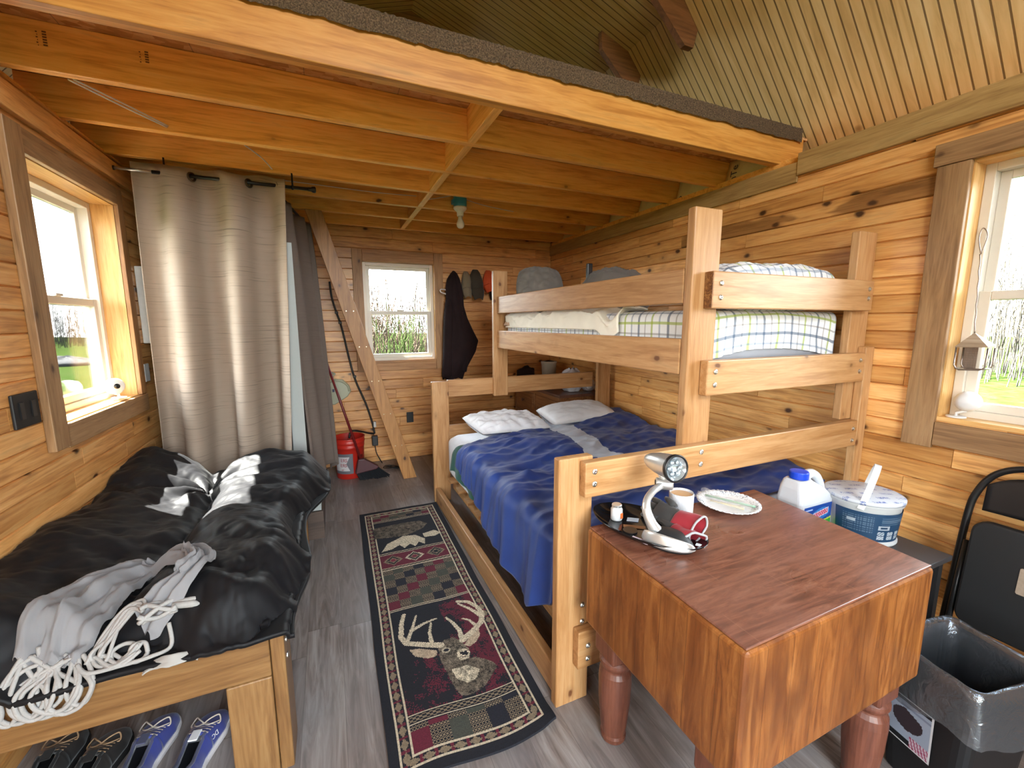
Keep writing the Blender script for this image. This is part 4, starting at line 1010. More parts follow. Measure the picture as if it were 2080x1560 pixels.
def mk_film():
    b = NB('clear film'); t = b.n('ShaderNodeBsdfTransparent'); gl = b.n('ShaderNodeBsdfGlossy'); gl.inputs['Roughness'].default_value = .12; d = b.n('ShaderNodeBsdfDiffuse'); d.inputs[0].default_value = (.8,.82,.83,1)
    m1 = b.n('ShaderNodeMixShader'); m1.inputs[0].default_value = .5; b.l(gl.outputs[0], m1.inputs[1]); b.l(d.outputs[0], m1.inputs[2])
    m2 = b.n('ShaderNodeMixShader'); m2.inputs[0].default_value = .30; b.l(t.outputs[0], m2.inputs[1]); b.l(m1.outputs[0], m2.inputs[2]); b.l(m2.outputs[0], b.out.inputs[0]); return b.m
M['film'] = mk_film()
g = G(); d1_ = Vector((.45,-.89,0)); d2_ = Vector((.89,.45,0))
g.grid(lambda u, v: tuple(pc+d1_*(u-.5)*.20+d2_*(v-.5)*.105+Vector((-.01,.01,.024+.010*nz(u*6, v*5)+.005*math.sin(v*14)))), 26, 16)
tag(obj('plastic_wrapper', g, M['film'], smooth=True), 'clear crinkled plastic wrapper lying on the paper plate', 'wrapper')
g = G(); g.tube([tuple(pc+d1_*t+d2_*.022+Vector((0,0,.0125))) for t in (-.09,0,.09)], .0045, 8); tag(obj('drinking_straw', g, plain('green straw', (.25,.42,.28), .4), smooth=True), 'pale green straw inside the plastic wrapper on the paper plate', 'straw')
g = G(); g.tube([tuple(pc+d1_*t+d2_*-.02+Vector((0,0,.012))) for t in (-.06,0,.06)], [.003,.004,.006], 8); tag(obj('plastic_spoon', g, plain('cream plastic', (.6,.52,.35), .4), smooth=True), 'cream plastic spoon inside the wrapper on the paper plate', 'spoon')
# ================================================================== low side shelf, jug, bucket
sh = thing('side_table', 'low dark grey side table between the butcher block and the right wall', 'table', (1.9,.95,0))
g = G(); g.box(1.66,2.13,.697,1.205,.598,.618); obj('table_top', g, plain('dark grey laminate', (.035,.034,.037), .45, nscale=8), sh, bevel=.002)
for x, y in ((1.69,1.17),(2.10,1.17),(1.70,.73),(2.10,.73)):
    g = G(); g.box(x-.015,x+.015,y-.015,y+.015,0,.597); obj('leg', g, M['blkm'], sh)
ZS = .6185
M['jugp'] = plain('translucent white plastic', (.52,.54,.58), .3, namt=.03)
jg = thing('jug', 'white plastic detergent jug with a blue cap on the side table', 'jug', (1.805,1.06,ZS))
g = G()
# body: rounded box narrowing to the shoulder; the handle loop to the right of the cap
def ringbox(x0,x1,y0,y1,z,r=.018,n=5):
    P = []
    for cx, cy, a0 in ((x1-r,y1-r,0),(x0+r,y1-r,PI/2),(x0+r,y0+r,PI),(x1-r,y0+r,1.5*PI)):
        for k in range(n): a = a0+PI/2*k/(n-1); P.append((cx+r*math.cos(a), cy+r*math.sin(a), z))
    return P
def loft(g, rings):
    V = sum(rings, []); n = len(rings[0]); F = [(i*n+k, i*n+(k+1) % n, (i+1)*n+(k+1) % n, (i+1)*n+k) for i in range(len(rings)-1) for k in range(n)]
    F += [tuple(range(n))[::-1], tuple(range(len(V)-n, len(V)))]; g.add(V, F)
jx0,jx1,jy0,jy1 = 1.697,1.912,1.0,1.113
loft(g, [ringbox(jx0+.004,jx1-.004,jy0+.004,jy1-.004,ZS), ringbox(jx0,jx1,jy0,jy1,ZS+.008), ringbox(jx0,jx1,jy0,jy1,ZS+.148), ringbox(jx0+.002,jx1-.004,jy0+.002,jy1-.002,ZS+.160), ringbox(jx0+.004,jx1-.06,jy0+.008,jy1-.008,ZS+.205), ringbox(jx0+.012,jx0+.10,jy0+.014,jy1-.014,ZS+.232), ringbox(jx0+.018,jx0+.092,jy0+.020,jy1-.020,ZS+.240)])
obj('body', g, M['jugp'], jg, smooth=False, bevel=.004)
g = G(); g.tube(smoothpts([(jx1-.012,1.056,ZS+.150),(jx1-.018,1.056,ZS+.185),(jx1-.045,1.056,ZS+.228),(jx1-.085,1.056,ZS+.250),(jx1-.115,1.056,ZS+.245),(jx1-.120,1.056,ZS+.225)]), [.020]*26, 12); obj('handle', g, M['jugp'], jg, smooth=True)
g = G(); g.lathe([(0,.002),(.034,0),(.035,.002),(.035,.026),(.033,.030),(0,.031)], (jx0+.055,1.056,ZS+.2415), 32); obj('cap', g, plain('blue cap', (.006,.05,.52), .35, namt=.05), jg, bevel=.001)
def paint_panel(name, fn, nx, ny, colf, par, rough=.4, uvcurve=None):
    g = G(); g.grid(fn, nx, ny)
    for i in range(len(g.f)): g.col[i] = (*colf((i % nx+.5)/nx, (i//nx+.5)/ny), 1)
    return obj(name, g, paintmat(name, rough), par)
def jl(u, v):
    if v < .25+.22*u: c = (.02,.26,.03) if v > .02 else (.6,.7,.05)
    else: c = (.01,.05,.26)
    if abs(v-(.25+.22*u)) < .03: c = (.45,.55,.05)
    if .08 < u < .24 and .40 < v < .62: c = (.6,.6,.62)
    d = ((u-.60)/.34)**2+((v-.66-.15*(u-.5))/.20)**2
    if d < 1: c = (.03,.16,.45)
    k = v-.66-.22*(u-.5)
    if .34 < u < .88 and abs(k) < .11: c = (.55,.50,.60)
    if .36 < u < .86 and abs(k) < .075 and ((u*16+k*9) % 1 > .28 or abs(k) > .05): c = (.50,.05,.09)
    if u < .30 and .86 < v < .91: c = (.35,.45,.70)
    return c
paint_panel('label', lambda u, v: (jx0+.018+.178*u, jy0-.0012, ZS+.012+.125*v), 60, 44, jl, jg)
M['redink'] = plain('red print', (.28,.02,.03), .5, namt=.02); M['whiteink'] = plain('white print', (.75,.75,.76), .5, namt=.02); M['navyink'] = plain('navy print', (.03,.04,.09), .6, namt=.02)
bk = thing('bucket', 'round white tub with a dark blue label and raised handle on the side table', 'bucket', (2.005,.945,ZS))
bc_ = (2.003,.945,ZS)
g = G(); g.lathe([(0,.0),(.118,0),(.121,.004),(.121,.012),(.112,.014),(.114,.03),(.124,.150),(.131,.160),(.133,.172),(.131,.178),(.127,.178),(.125,.16),(.11,.02),(0,.018)], bc_, 56); obj('body', g, plain('white tub plastic', (.50,.51,.51), .35, namt=.03), bk, smooth=True)
g = G(); g.lathe([(.1335,.168),(.1338,.180),(.128,.183),(0,.184)], bc_, 56); g.v = [(p[0], p[1], p[2]+.0015*nz(p[0]*40, p[1]*40)) for p in g.v]
def mk_lid():
    b = NB('printed foil lid'); v = b.coord(); r = b.mapping(v, (1,1,1), rot=(0,0,.5)); s = b.n('ShaderNodeSeparateXYZ'); b.l(r, s.inputs[0])
    X = b.math('FRACT', b.math('DIVIDE', b.math('ADD', s.outputs[0], b.math('MULTIPLY', b.math('FLOOR', b.math('DIVIDE', s.outputs[1], .045)), .031)), .075)); Y = b.math('FRACT', b.math('DIVIDE', s.outputs[1], .045))
    m = b.math('MULTIPLY', b.maprange(b.math('ABSOLUTE', b.math('SUBTRACT', X, .5)), .30, .34, 1, 0), b.maprange(b.math('ABSOLUTE', b.math('SUBTRACT', Y, .5)), .16, .2, 1, 0))
    m = b.math('MULTIPLY', m, b.maprange(b.noise(r, 110, 2, .6, 2), .46, .54)); c = b.mix(m, (.52,.54,.58), (.08,.12,.33)); b.bump(b.noise(v, 30, 3), .4, .004); return b.fin(c, .35)
obj('lid', g, mk_lid(), bk, smooth=True)
def bl_(u, v):
    c = (.012,.045,.10)
    if .06 < u < .30 and .28 < v < .86 and int(v*26) % 2 == 0 and (u*97 % 1) > .25: c = (.09,.14,.20)
    if .36 < u < .60 and .62 < v < .86 and int(v*26) % 2 == 0: c = (.08,.13,.19)
    if .10 < u < .17 and .60 < v < .72: c = (.35,.40,.45)
    if .34 < u < .44 and .44 < v < .58: c = (.30,.34,.38) if not (.36 < u < .42 and .48 < v < .54) else (.02,.05,.1)
    for i in range(3):
        for j in range(2):
            if .34+.085*i < u < .40+.085*i and .08+.16*j < v < .21+.16*j: c = (.38,.42,.46) if ((u*113+v*57) % 1) > .3 else (.1,.15,.2)
    return c
def bcyl(u, v):
    a = math.radians(-195+200*u); r = .1155+.0105*v+.0008; return (bc_[0]+r*math.cos(a), bc_[1]+r*math.sin(a), ZS+.020+.118*v)
paint_panel('label', bcyl, 150, 46, bl_, bk)
g = G(); P = []
for k in range(25):
    t = PI*k/24; P.append((bc_[0]+.02+.060*math.cos(t)*.55-.03*math.sin(t)*0, bc_[1]-.128+.256*k/24*.0+ .0, 0))
hq = []
for k in range(29):
    t = PI*k/28; s_ = -math.cos(t); hq.append(Vector((bc_[0]+.035*math.sin(t)-.075*s_*-1*.0, bc_[1]+.130*s_, ZS+.150+.150*math.sin(t))))
g2_ = G()
for i in range(len(hq)-1):
    a, b__ = hq[i], hq[i+1]; t = (b__-a).normalized(); w_ = Vector((1,0,-.2)).normalized(); n__ = t.cross(w_).normalized()
    g2_.obox((a+b__)/2, t*((b__-a).length*.52), w_*.011, n__*.0022)
R35 = Matrix.Rotation(math.radians(-66), 3, 'Z'); cb = Vector((bc_[0], bc_[1], 0)); g2_.v = [tuple(cb+R35 @ (Vector(p)-cb)) for p in g2_.v]
obj('handle', g2_, plain('white handle', (.6,.6,.6), .35, namt=.02), bk)
# ================================================================== curtains and the closet
def mk_curtain(name, col, lines):
    b = NB(name); uv = b.coord('UV'); s = b.n('ShaderNodeSeparateXYZ'); b.l(uv, s.inputs[0])
    n1 = b.noise(b.mapping(uv, (2.2,95,1)), 1.0, 3, .7); n2 = b.noise(b.mapping(uv, (300,500,1)), 1, 1)
    c = b.mix(b.maprange(n1, .30, .44, lines, 0), col, tuple(x*.45 for x in col)); c = b.mix(b.maprange(n1, .55, .75, 0, .35), c, tuple(min(1, x*1.35) for x in col))
    b.bump(b.math('ADD', n1, b.math('MULTIPLY', n2, .4)), .25, .001)
    tr = b.n('ShaderNodeBsdfTranslucent'); b.l(c, tr.inputs[0]); mx = b.n('ShaderNodeMixShader'); mx.inputs[0].default_value = .08
    b.fin(c, .85); b.l(b.p.outputs[0], mx.inputs[1]); b.l(tr.outputs[0], mx.inputs[2]); b.l(mx.outputs[0], b.out.inputs[0]); return b.m
M['tan'] = mk_curtain('tan slub curtain', (.315,.245,.190), .9); M['greyc'] = mk_curtain('grey brown curtain', (.165,.128,.108), .35)
M['rod'] = plain('black rod', (.010,.009,.009), .35, .3); M['rodw'] = plain('pale rod', (.45,.44,.44), .3, .8)
RY, RZ_ = 3.13, 2.347
rod = thing('curtain_rod', 'black curtain rod hung under the joists over the tan curtain', 'curtain rod', (-.5, RY, RZ_))
g = G(); g.tube([(-.86,RY,RZ_),(-.06,RY,RZ_)], .0105, 12); obj('rod', g, M['rod'], rod, smooth=True)
g = G(); g.tube([(-1.035,RY,RZ_),(-.86,RY,RZ_)], .008, 12); obj('thin_rod', g, M['rodw'], rod, smooth=True)
Qx2 = Vector((1,0,0)).to_track_quat('Z','Y').to_matrix()
g = G(); g.lathe([(0,0),(.012,0),(.013,.018),(.018,.024),(.020,.040),(.014,.046),(0,.047)], (-.062,RY,RZ_), 20, Qx2); obj('finial', g, M['rod'], rod, smooth=True)
g = G(); g.lathe([(0,0),(.028,0),(.026,.01),(.013,.016),(.012,.035),(0,.035)], (XL+.002,RY,RZ_), 20, Qx2); obj('wall_cup', g, M['rod'], rod, smooth=True)
for x in (-.15, -.80):
    g = G(); g.tube([(x,RY,2.431),(x,RY,RZ_-.012)], .005, 8); g.lathe([(.012,-.006),(.015,-.006),(.015,.006),(.012,.006),(.012,-.006)], (x,RY,RZ_), 16, Qx2); obj('hanger_hook', g, M['rod'], rod, smooth=True)
def curt(name, fn, wid, hei, mat, label, nu=170, nv=60, par=None):
    g = G(); g.grid(fn, nu, nv, (wid, hei)); return g
TP = .287
def tanf(u, v):
    # u left to right, v bottom to top
    xt = -.955+.770*u; xb = -.985+.700*u; z = .30+(2.392-.30)*v
    k = 1-v; x = xb+(xt-xb)*v**.8
    ph = 2*PI*(xt+.89)/TP
    A = .040+.058*k**.6; y = RY+A*math.cos(ph+.25*math.sin(k*2.5+u*3))+.012*k*math.sin(ph*2.3+k*3+1)+.006*nz(u*9, v*3)*k
    x += .022*math.sin(2*ph)*(.4+.6*k)*.6+.010*k*nz(u*4, v*2, 3)
    z += .012*math.cos(ph)*(v > .97)+.008*nz(u*8, 1, 2)*(v > .97)
    return (x, y, z)
tc_ = thing('curtain', 'tan striped grommet curtain closing off the closet beyond the day bed', 'curtain', (-.6, RY, .16))
g = G(); g.grid(tanf, 260, 70, (1.25, 2.25)); obj('panel', g, M['tan'], tc_, smooth=True, solid=.003)
M['ring'] = plain('dark grommet', (.09,.065,.045), .3, .8)
for k in range(6):
    xg = -.89+TP*(k*.5+.25)
    if xg > -.19: continue
    uu = (xg+.955)/.770; P0 = Vector(tanf(uu-.004, .980)); P1 = Vector(tanf(uu+.004, .980)); d = (P1-P0).normalized(); n = d.cross(Vector((0,0,1))).normalized()
    g = G(); Qn = n.to_track_quat('Z','Y').to_matrix(); g.lathe([(.016,-.004),(.026,-.004),(.028,0),(.026,.004),(.016,.004),(.016,-.004)], (xg, RY, RZ_-.004), 24, Qn); obj('grommet', g, M['ring'], tc_, smooth=True)
gc = thing('curtain', 'plain grey brown curtain hanging at the side of the closet, next to the leaning plank', 'curtain', (-.15,3.75,.13))
def gcf(u, v):
    k = 1-v; xn, yn = -.262+.100*k**.8, 3.235; xf, yf = -.100+.092*k**.7, 4.22
    x = xn+(xf-xn)*u; y = yn+(yf-yn)*u; z = (.30-.18*u**5)+(2.335-(.30-.18*u**5))*v
    ph = 2*PI*(u*3.6+.25*math.sin(u*7)+.05*math.sin(k*3+u*4)); A = .030+.014*k
    return (x+A*math.sin(ph+.4*math.sin(k*2))*(.25+.75*min(1, u*6)), y+.018*math.cos(ph*1.0+.6), z)
g = G(); g.grid(gcf, 220, 50, (1.6, 2.2)); obj('panel', g, M['greyc'], gc, smooth=True, solid=.003)
g = G(); g.tube([(-.262,3.20,2.343),(-.11,4.26,2.343)], .010, 10); rd2 = obj('curtain_rod', g, M['rod'], smooth=True); tag(rd2, 'black rod of the grey brown side curtain, running toward the back wall', 'curtain rod')
g = G(); g.tube([(-.272,3.20,2.335),(-.262,3.19,2.30),(-.247,3.19,2.235)], .007, 8); g.lathe([(0,-.022),(.014,-.017),(.022,0),(.014,.017),(0,.022)], (-.243,3.19,2.215), 16); hk = obj('hook_end', g, M['rod'], rd2, smooth=True)
M['whitepanel'] = plain('white wall panel', (.36,.385,.375), .45, namt=.03)
cl = thing('closet_cubicle', 'white panelled closet cubicle on a dark step behind the curtains', 'cubicle', (-.55,3.6,0))
g = G(); g.box(-1.045,-.105,3.075,4.30,0,.200); obj('step', g, wood('dark step', (.035,.02,.014), (.06,.035,.024), (.08,.05,.035), 0, .5, 0), cl)
g = G(); g.box(-1.04,-.115,3.09,4.28,.201,.262); g.box(-1.04,-.125,3.10,4.27,.262,.285); obj('tray', g, M['whitepanel'], cl, bevel=.004)
g = G(); g.box(-.268,-.185,3.203,3.209,.286,2.02); obj('panel', g, M['whitepanel'], cl)
g = G(); g.box(-1.04,-.125,4.255,4.262,.286,2.12); obj('panel', g, M['whitepanel'], cl)
# ================================================================== left wall fittings
g = G(); g.box(XL+.001,XL+.012,2.065,2.212,1.118,1.245); sw = obj('switch_plate', g, M['blkm'], bevel=.004); tag(sw, 'dark grey double switch plate under the corner of the left window', 'switch plate')
for y in (2.105,2.172):
    g = G(); g.box(XL+.0125,XL+.016,y-.012,y+.012,1.15,1.213); obj('rocker', g, M['blk'], sw)
g = G(); g.box(XL+.001,XL+.06,3.325,3.62,1.375,1.845); tag(obj('breaker_panel', g, plain('white enamel', (.60,.58,.55), .4), bevel=.006), 'white metal breaker panel on the left wall at the edge of the tan curtain', 'electrical panel')
g = G(); g.box(XL+.001,XL+.012,3.265,3.335,1.14,1.25); tag(obj('outlet_plate', g, plain('white plate', (.58,.56,.54), .4), bevel=.003), 'small white outlet plate low on the left wall beside the tan curtain', 'outlet')
def camera_thing(c, fwd, foot, label, lens=True):
    th = thing('security_camera', label, 'camera', foot); Q = Vector(fwd).normalized().to_track_quat('Z','Y').to_matrix(); c = Vector(c)
    mw = plain('white camera shell '+label[-6:], (.72,.72,.72), .35, namt=.02)
    g = G(); g.lathe([(0,-.040),(.022,-.038),(.036,-.028),(.043,-.008),(.044,.012),(.040,.022),(.034,.026),(0,.027)], c, 32, Q); obj('head', g, mw, th, smooth=True)
    g = G(); g.lathe([(0,.0275),(.014,.0275),(.014,.030),(0,.031)], c, 20, Q); obj('lens', g, M['blk'], th, smooth=True)
    f = Vector(foot); g = G(); g.tube([f+Vector((0,0,.004)), f+Vector((0,0,.02)), c-Vector((0,0,.042))], .006, 10); obj('stand', g, mw, th, smooth=True)
    g = G(); g.lathe([(0,0),(.034,0),(.034,.005),(.030,.007),(0,.007)], f, 24); obj('foot', g, mw, th, smooth=True); return th
camera_thing((-1.095,2.965,1.158), (.70,-.70,.05), (-1.100,3.02,1.0825), 'white round security camera on the sill of the left window')
camera_thing((2.580,.875,1.148), (.9,.25,0), (2.575,.905,1.0725), 'white security camera turned outward on the sill of the right window')
# ================================================================== hanging wooden feeder at the right window
hg = thing('hanging_feeder', 'small hanging feeder with a peaked wooden roof and wire frame in the right window', 'feeder', (2.535,.855,1.29))
M['grey_wood'] = wood('weathered feeder roof', (.22,.15,.09), (.34,.25,.17), (.44,.35,.25), 1, .6, 0)
ap = Vector((2.535,.872,1.452)); c0 = [Vector((2.500,.915,1.392)), Vector((2.575,.915,1.396)), Vector((2.575,.815,1.400)), Vector((2.500,.815,1.396))]
g = G(); g.add([ap]+c0+[c-Vector((0,0,.004)) for c in c0], [(0,1,2),(0,2,3),(0,3,4),(0,4,1),(5,6,7,8),(1,2,6,5),(2,3,7,6),(3,4,8,7),(4,1,5,8)]); obj('roof', g, M['grey_wood'], hg)
M['wire'] = plain('steel wire', (.30,.25,.22), .35, .8)
g = G(); R_ = []
for (y, z) in ((.912,1.388),(.912,1.312),(.904,1.298),(.895,1.292),(.832,1.296),(.822,1.300),(.815,1.312),(.815,1.388)): R_.append((2.505,y,z))
g.tube(R_, .0032, 8); g.tube([(2.570,p[1],p[2]) for p in R_], .0032, 8); g.tube([(2.505,.905,1.296),(2.57,.905,1.296)], .003, 6); g.tube([(2.505,.82,1.301),(2.57,.82,1.301)], .003, 6); obj('frame', g, M['wire'], hg, smooth=True)
g = G()
for i in range(9): z = 1.30+.01*i; g.tube([(2.572,.912,z),(2.572,.865,z)], .0009, 4)
for i in range(6): y = .866+.009*i; g.tube([(2.572,y,1.295),(2.572,y,1.388)], .0009, 4)
g.box(2.5718,2.5722,.866,.912,1.295,1.388); obj('mesh', g, M['wire'], hg)
g = G(); P = [ap+Vector((0,0,-.002))]
for k in range(10): P.append(Vector((2.535+.0055*k, .872+.004*k+.003*(k % 2), 1.46+.036*k)))
g.tube(P, .0022, 6); obj('chain', g, M['wire'], hg, smooth=True)
g = G(); g.tube(smoothpts([(2.585,.908,1.785),(2.597,.925,1.85),(2.603,.92,1.895),(2.597,.90,1.86),(2.585,.908,1.785)]), .0022, 6); obj('wire_loop', g, M['wire'], hg, smooth=True)
# ================================================================== ceiling: lamp box, bulb, cables, insulation
lb = thing('bulb_lampholder', 'bare light bulb in a white lampholder under a blue box on a joist', 'light', (1.075,3.55,2.295))
g = G(); g.lathe([(0,2.452),(.052,2.452),(.056,2.47),(.055,2.545),(.05,2.552),(0,2.552)], (1.075,3.555,0), 28); g.box(1.005,1.03,3.53,3.58,2.47,2.505); obj('junction_box', g, plain('blue box', (.03,.25,.36), .4), lb, bevel=.002)
g = G(); g.lathe([(0,2.452),(.055,2.452),(.056,2.440),(.050,2.432),(.034,2.418),(.029,2.412),(.028,2.385),(.026,2.38),(0,2.38)], (1.075,3.555,0), 32); obj('lampholder', g, plain('white porcelain', (.74,.72,.66), .3), lb, smooth=True)
g = G(); g.lathe([(0,2.383),(.018,2.383),(.019,2.36),(.024,2.345),(.032,2.325),(.0335,2.312),(.029,2.294),(.018,2.284),(0,2.281)], (1.075,3.555,0), 32); obj('bulb', g, plain('frosted bulb', (.78,.74,.66), .25, namt=.02), lb, smooth=True)
M['cable'] = plain('white cable', (.62,.58,.56), .4)
def cable(P, label, r=.0035, m='cable', n=8):
    g = G(); g.tube(smoothpts(P), r, n); o = obj('cable', g, M[m], smooth=True); return tag(o, label, 'cable', 'house wiring cables')
cable([(-.86,2.307,2.430),(-.76,2.50,2.435),(-.665,2.716,2.452)], 'white cable slanting between the two nearest joists at the left')
cable([(-.845,2.307,2.434),(-.745,2.50,2.442),(-.66,2.716,2.458)], 'white cable running close above its twin between the two nearest joists')
cable([(-.40,2.762,2.470),(-.30,3.0,2.462),(-.26,3.166,2.452)], 'short white cable over the tan curtain, ending at the third joist')
cable([(-.95,3.598,2.50),(-.3,3.598,2.515),(.35,3.598,2.505),(.72,3.598,2.512)], 'white cable stapled along a joist left of the middle blocking')
cable([(.79,3.598,2.49),(.95,3.598,2.53),(1.05,3.575,2.556)], 'white cable entering the blue lamp box from the left')
cable([(1.12,3.598,2.535),(1.3,3.598,2.50),(1.58,3.598,2.475)], 'white cable leaving the blue lamp box to the right')
cable([(.60,1.90,2.585),(.66,1.98,2.56),(.726,2.06,2.555)], 'loose white cable end beside the blocking just behind the loft header')
M['insul'] = None
b = NB('insulation facing'); v = b.coord(); c = b.mix(b.noise(v, 9, 3), (.62,.56,.30), (.80,.75,.48)); b.bump(b.noise(v, 20, 3), .5, .01); M['insul'] = b.fin(c, .55)
for i, (ya, yb) in enumerate(zip([1.885]+[y+.045 for y in JY[:-1]], [y-.005 for y in JY])):
    g = G(); g.grid(lambda u, w_: (2.60+.05*w_-.02*math.sin(PI*u)*math.sin(PI*w_), ya+(yb-ya)*u, 2.405+.20*w_), 12, 6)
    o = obj('insulation_batt', g, M['insul'], smooth=True, solid=.01); tag(o, ['nearest the loft header', 'second from the loft header', 'third from the loft header', 'fourth from the loft header', 'fifth from the loft header', 'nearest the back wall'][i] and 'yellow insulation batt between joists over the right wall, '+['nearest the loft header', 'second from the loft header', 'third from the loft header', 'fourth from the loft header', 'fifth from the loft header', 'last before the back wall'][i], 'insulation', 'insulation batts')
    if i == 0: text_part('facing_print', 'inTe', .070, frame4((2.588,2.165,2.43), (.18,0,1), (0,1,0)), plain('blue print', (.05,.07,.13), .6, namt=.02), o)
    if i == 1: text_part('facing_print', 'P', .070, frame4((2.588,2.62,2.44), (.18,0,1), (0,1,0)), M['navyink'], o)
# grade stamps on the first joist
st = plain('stamp ink', (.16,.06,.02), .7, namt=.02)
for x0, n_ in ((-.90,6),(-.60,5)):
    g = G()
    for k in range(n_): g.box(x0+.0, x0+.012, 2.2642, 2.2646, 2.560-.009*k, 2.5655-.009*k); g.box(x0-.018+.003*(k%2), x0-.013, 2.2642, 2.2646, 2.557-.009*k, 2.561-.009*k)
    obj('grade_stamp', g, st, joists[0])
# ================================================================== carpet on the loft edge
def mk_carpet():
    b = NB('brown shag carpet'); v = b.coord(); c = b.ramp(b.noise(v, 160, 3, .7), [(.32,(.028,.017,.008)), (.5,(.082,.052,.027)), (.68,(.17,.115,.066))]); b.bump(b.noise(v, 220, 2), .8, .006); return b.fin(c, 1.0)
M['carpet'] = mk_carpet()
g = G()
def carp(u, v):
    x = -1.15+3.85*u; s = v*.62; lo = 2.574+.010*nz(x*9, 1)+.006*nz(x*31, 2)
    if s < .085: y, z = 1.805-.004*nz(x*20, s*60), lo+s*(2.645-lo)/.085
    elif s < .105: a = (s-.085)/.02*PI/2; y, z = 1.805+.02*(1-math.cos(a)), 2.645+.012*math.sin(a)
    else: y, z = 1.825+(s-.105)*5.36, 2.657
    k = .004; return (x+k*nz(x*70, s*90, 1), y-k*nz(x*80, s*95, 4)*(s < .12), z+k*nz(x*75, s*85, 7))
g.grid(carp, 700, 60); cp = obj('carpet', g, M['carpet'], smooth=False); tag(cp, 'shaggy brown carpet on the loft floor, turned down over the front beam', 'carpet')
# ================================================================== leaning plank, bucket, broom, dustpan, cords
g = G(); d = Vector((-.052-.652,0,2.425)).normalized(); nrm = Vector((0,1,0)); wv = Vector((d.z,0,-d.x))
A0, A1 = Vector((.652,4.015,0)), Vector((-.052,4.015,2.425))
hw = .061
def pp(a, b_): return None
poly = [A0+Vector((-hw*1.03,0,0)), A0+Vector((hw*1.03,0,0)), A1+Vector((hw*1.03,0,0)), A1+Vector((-hw*1.03,0,0))]
g.add([p+Vector((0,-.02,0)) for p in poly]+[p+Vector((0,.02,0)) for p in poly], [(0,1,2,3),(7,6,5,4),(0,4,5,1),(1,5,6,2),(2,6,7,3),(3,7,4,0)])
lp_ = obj('leaning_plank', g, wood('plank pine', (.25,.10,.026), (.35,.155,.042), (.43,.21,.065), 2, .45, 1.2, kscale=9, kr=(.08,.16)), bevel=.003)
tag(lp_, 'long pine plank leaning diagonally from the joists to the floor by the back window', 'plank')
M['screw'] = plain('screw head', (.75,.62,.42), .3, .9)
g = G()
for t in (.14,.27,.40,.53,.66):
    for o_ in (-.03,.03):
        p = A0+(A1-A0)*t+Vector((o_,-.0205,0)); q = obj('screw', G().lathe([(.006,0),(.004,.0015),(0,.0015)], p, 8, Vector((0,-1,0)).to_track_quat('Z','Y').to_matrix()), M['screw'], lp_)
rb = thing('bucket', 'red plastic bucket with a grey and white label by the back wall', 'bucket', (.125,4.32,0)); rc = (.125,4.32,0)
M['redp'] = plain('red plastic', (.42,.018,.010), .4, namt=.06)
g = G(); g.lathe([(0,.0),(.124,0),(.128,.006),(.138,.30),(.142,.305),(.142,.318),(.139,.32),(.144,.345),(.147,.35),(.147,.362),(.143,.365),(.148,.388),(.150,.395),(.146,.398),(.143,.395),(.124,.012),(0,.010)], rc, 48); obj('body', g, M['redp'], rb, smooth=True)
def rlab(u, v):
    a = math.radians(200+80*u); r = .1295+.0085*v+.0008; return (rc[0]+r*math.cos(a), rc[1]+r*math.sin(a), .055+.20*v)
def rlc(u, v):
    c = (.12,.115,.13)
    if .14 < v < .84 and u < .78+.16*abs(v-.5)*1.4 and u < .98: c = (.50,.47,.47) if u < .66+.5*abs(v-.5) else c
    return c
lb_ = paint_panel('label', rlab, 40, 40, rlc, rb)
a_ = math.radians(232); tx = Vector((-math.sin(a_), math.cos(a_), 0)); rr_ = .1385
for s_, z_, a0, sz in (('ERS', .178, 231, .045), ('ERS', .128, 228, .045), ('er', .09, 232, .03)):
    for i, ch in enumerate(s_):
        a_ = math.radians(a0+i*9.5*sz/.045); nn = Vector((math.cos(a_), math.sin(a_), 0)); tx = Vector((-math.sin(a_), math.cos(a_), 0))
        text_part('label_letter', ch, sz, frame4(tuple(Vector(rc)+nn*(.1325+.0085*(z_-.055)/.2)+Vector((0,0,z_))), tx, (0,0,1)), M['redink'], rb)
g = G()
for k in range(4):
    for i in range(4):
        a_ = math.radians(300+i*7); nn = Vector((math.cos(a_), math.sin(a_), 0)); tx = Vector((-math.sin(a_), math.cos(a_), 0)); p = Vector(rc)+nn*(.1335+.006*(k*.045+.06)/.2)+Vector((0,0,.08+.045*k)); g.obox(p, tx*.0065, nn*.0005, Vector((0,0,.014)))
obj('printed_lines', g, plain('dark print', (.10,.006,.005), .5, namt=.02), rb)
M['hose'] = plain('black rubber', (.008,.008,.009), .5)
br = thing('broom', 'broom with a dark red handle and black bristles leaning by the red bucket', 'broom', (.27,4.14,0))
M['dred'] = plain('dark red handle', (.13,.010,.010), .4)
g = G(); g.tube([(-.045,4.235,1.20),(.215,4.135,.21)], .0115, 12); obj('handle', g, M['dred'], br, smooth=True)
g = G(); g.prism([(.19,.215),(.245,.215),(.375,.125),(.355,.10),(.16,.075),(.165,.10)], lambda a,b_,d_: (a, d_, b_), 4.095, 4.155); obj('broom_head', g, plain('maroon head', (.055,.008,.012), .5), br, bevel=.008)
g = G(); rr = random.Random(8)
for k in range(420):
    x = .165+.20*rr.random(); y = 4.10+.05*rr.random(); zt = .09+.025*(x-.165)/.2; g.tube([(x,y,zt),(x+(x-.24)*.35+.06+rr.uniform(-.01,.01), y+rr.uniform(-.02,.0), .003+.02*rr.random())], .0022, 3, cap=False)
o = obj('bristles', g, plain('black bristles', (.010,.012,.016), .7), br); o['kind'] = 'stuff'
dp = thing('dustpan', 'pale green dustpan hanging on the back wall over the red bucket', 'dustpan', (.07,4.62,.68))
